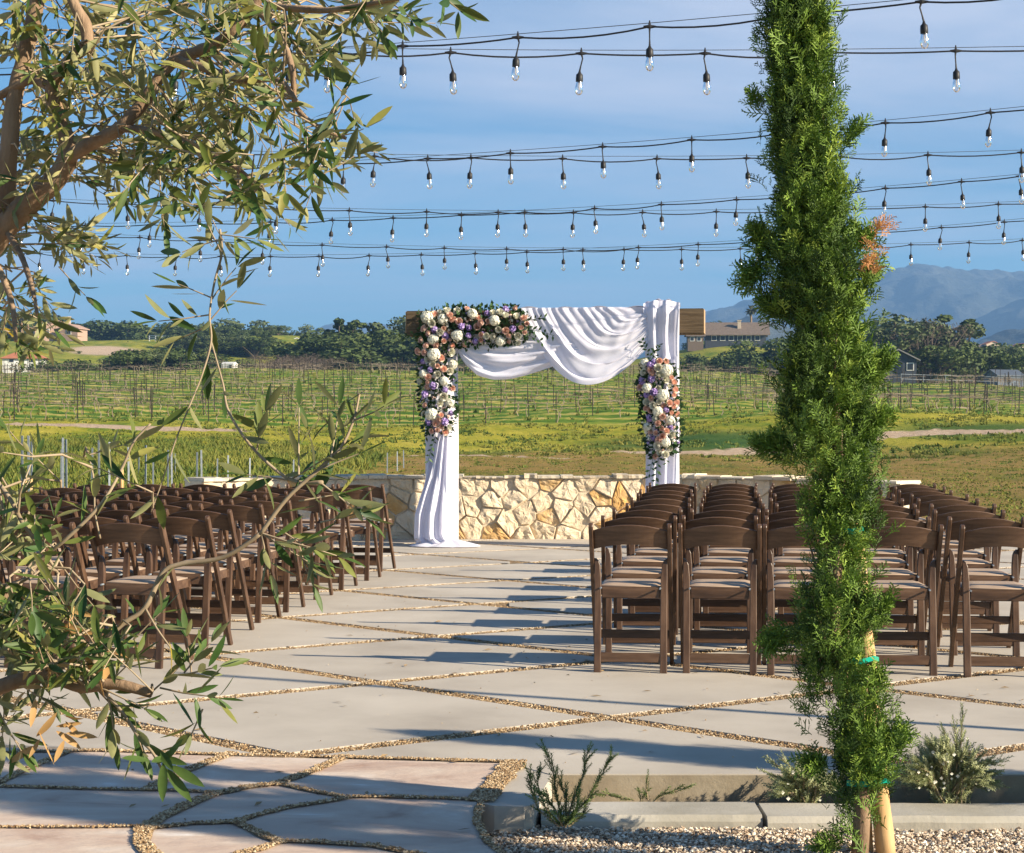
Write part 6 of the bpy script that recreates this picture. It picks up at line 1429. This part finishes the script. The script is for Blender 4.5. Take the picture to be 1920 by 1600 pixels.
for i, (px, py, w_) in enumerate(((1835, 662, 5), (1857, 656, 6), (1895, 668, 4), (1915, 660, 5), (1872, 664, 5))): house('house', f'pale far house among trees in the right distance, {ordn(i+1)} built from its group'.replace(' built from its group', ' of the far houses'), 'house', px, py, 760, w_, 5, 2.2, 1.2, MW, MRD if i % 2 else MBR, .2*i, ((0, 1.2, 1, 1),), low='gable' if i % 2 else None, group='pale houses in the far right distance')
# white ranch fence on the left ridge, wire fence near the shed
def fence(name, label, pts, hgt, sp, m, rails, rw=.12):
    r = empty(name, (pts[0][0], pts[0][1], hz(*pts[0]))); tag(r, label, 'fence'); off = Vector(r.location); b = MB(); rb_ = MB(); prev = None
    for a, c in zip(pts[:-1], pts[1:]):
        L = math.hypot(c[0]-a[0], c[1]-a[1]); n = max(1, int(L/sp))
        for i in range(n+1):
            x, y = a[0]+(c[0]-a[0])*i/n, a[1]+(c[1]-a[1])*i/n; p = Vector((x, y, hz(x, y)))-off; pb = MB(); pb.beam(p, p+Vector((0, 0, hgt)), rw, rw); pb.build('fence_post', m, r)
            if prev is not None and (p-prev).length > .1:
                for q in rails: rb_.beam(prev+Vector((0, 0, hgt*q)), p+Vector((0, 0, hgt*q)), rw*.8, rw*.5)
            prev = p
    rb_.build('rail', m, r)
fence('ranch_fence', 'white rail fence running down the ridge among the left trees', [(-94, 470), (-86, 462), (-79, 455), (-72, 450)], 1.5, 2.6, MWH, (.35, .65, .95), .2)
fence('ranch_fence', 'short white fence on the green knoll below the white house', [(-69, 478), (-60, 474)], 1.0, 1.6, MWH, (.5, .95), .12)
fence('paddock_fence', 'grey rail fence in front of the metal shed', [(44, 205), (52, 207), (58, 207), (63, 205)], 1.2, 2.2, M['steel'], (.5, .95), .05)

# ------------------------------------------------------------------ mountains
MM = mat('hazy_mountain_scrub', [(.030, .042, .040), (.055, .065, .058), (.10, .105, .09)], .95, .004, 8, bump=.8, bscale=.02, bdist=25)  # scrub colour darkened and turned bluish to stand in for more haze
def ridge(name, prof, d, depth, seed, m):
    """prof: list of photo (px, py) of the skyline, placed d metres away, with a real slope in front and behind"""
    nx, ny = 420, 110; xs = np.linspace(prof[0][0], prof[-1][0], nx); sky_ = np.interp(xs, [p[0] for p in prof], [p[1] for p in prof]); H = EYE+(HY-sky_)/F*d
    V = np.empty((ny, nx, 3)); 
    for j in range(ny):
        t = j/(ny-1); y = d+(t-.62)*depth; env = math.sin(min(1, t/.62)*math.pi/2)**1.25 if t < .62 else math.cos((t-.62)/.38*math.pi/2)
        for i in range(nx):
            X = (xs[i]-960)/F*d; v = Vector((X*5.5/d*3, y*5.5/d*3, seed)); rg = mnoise.ridged_multi_fractal(v, 1.0, 2.1, 5, 1.0, 2.0, noise_basis='PERLIN_ORIGINAL')
            hh = H[i]*env; amp = .20*H.max()*math.sin(math.pi*min(1, t/.62))**.8 if t < .62 else 0
            tip = 0.018*H.max()*mnoise.noise(Vector((X*60/d*3, y*20/d, seed))) if abs(t-.62) < .1 else 0
            V[j, i] = (X, y, hh+(rg-1.1)*amp*.5+tip)
    idx = np.arange(nx*ny).reshape(ny, nx); Fq = np.stack([idx[:-1, :-1], idx[:-1, 1:], idx[1:, 1:], idx[1:, :-1]], -1).reshape(-1, 4); b = MB(); b.bulk(V.reshape(-1, 3), Fq, np.full(nx*ny, .5)); o = b.build(name, m, smooth=True); tag(o, kind='structure')
ridge('mountains', [(1100, 700), (1200, 640), (1310, 592), (1360, 578), (1400, 566), (1450, 545), (1520, 560), (1600, 535), (1650, 516), (1690, 507), (1735, 513), (1790, 518), (1850, 517), (1900, 522), (1960, 527), (2050, 515), (2200, 540), (2500, 640)], 5200, 2600, 3.1, MM)
ridge('foothills', [(1500, 720), (1600, 690), (1700, 660), (1760, 640), (1800, 618), (1850, 590), (1900, 566), (1960, 545), (2050, 540), (2200, 560), (2400, 700)], 4200, 1800, 7.7, MM)
ridge('foothills', [(1300, 640), (1340, 625), (1380, 602), (1400, 594), (1430, 608), (1500, 640), (1600, 640), (1700, 650), (1780, 655), (1840, 640), (1890, 618), (1940, 615), (2000, 630), (2300, 700)], 2300, 900, 9.4, MM)
ridge('mountains', [(300, 700), (480, 640), (560, 622), (600, 624), (640, 609), (685, 605), (740, 612), (800, 640), (900, 680)], 6500, 2400, 5.5, MM)

# ------------------------------------------------------------------ air
def haze():
    m = bpy.data.materials.new('air'); m.use_nodes = True; nt = m.node_tree; nt.nodes.clear(); o = N(nt, 'ShaderNodeOutputMaterial'); v = N(nt, 'ShaderNodeVolumePrincipled')
    v.inputs['Color'].default_value = (.28, .54, .97, 1); v.inputs['Density'].default_value = 1.9e-4; v.inputs['Anisotropy'].default_value = 0.1
    nt.links.new(v.outputs[0], o.inputs['Volume'])
    b = MB(); b.box((300, 4100, 265), (6400, 8800, 540)); ob_ = b.build('haze', m); ob_['kind'] = 'stuff'; ob_['label'] = 'thin blue air haze over the valley'
haze()
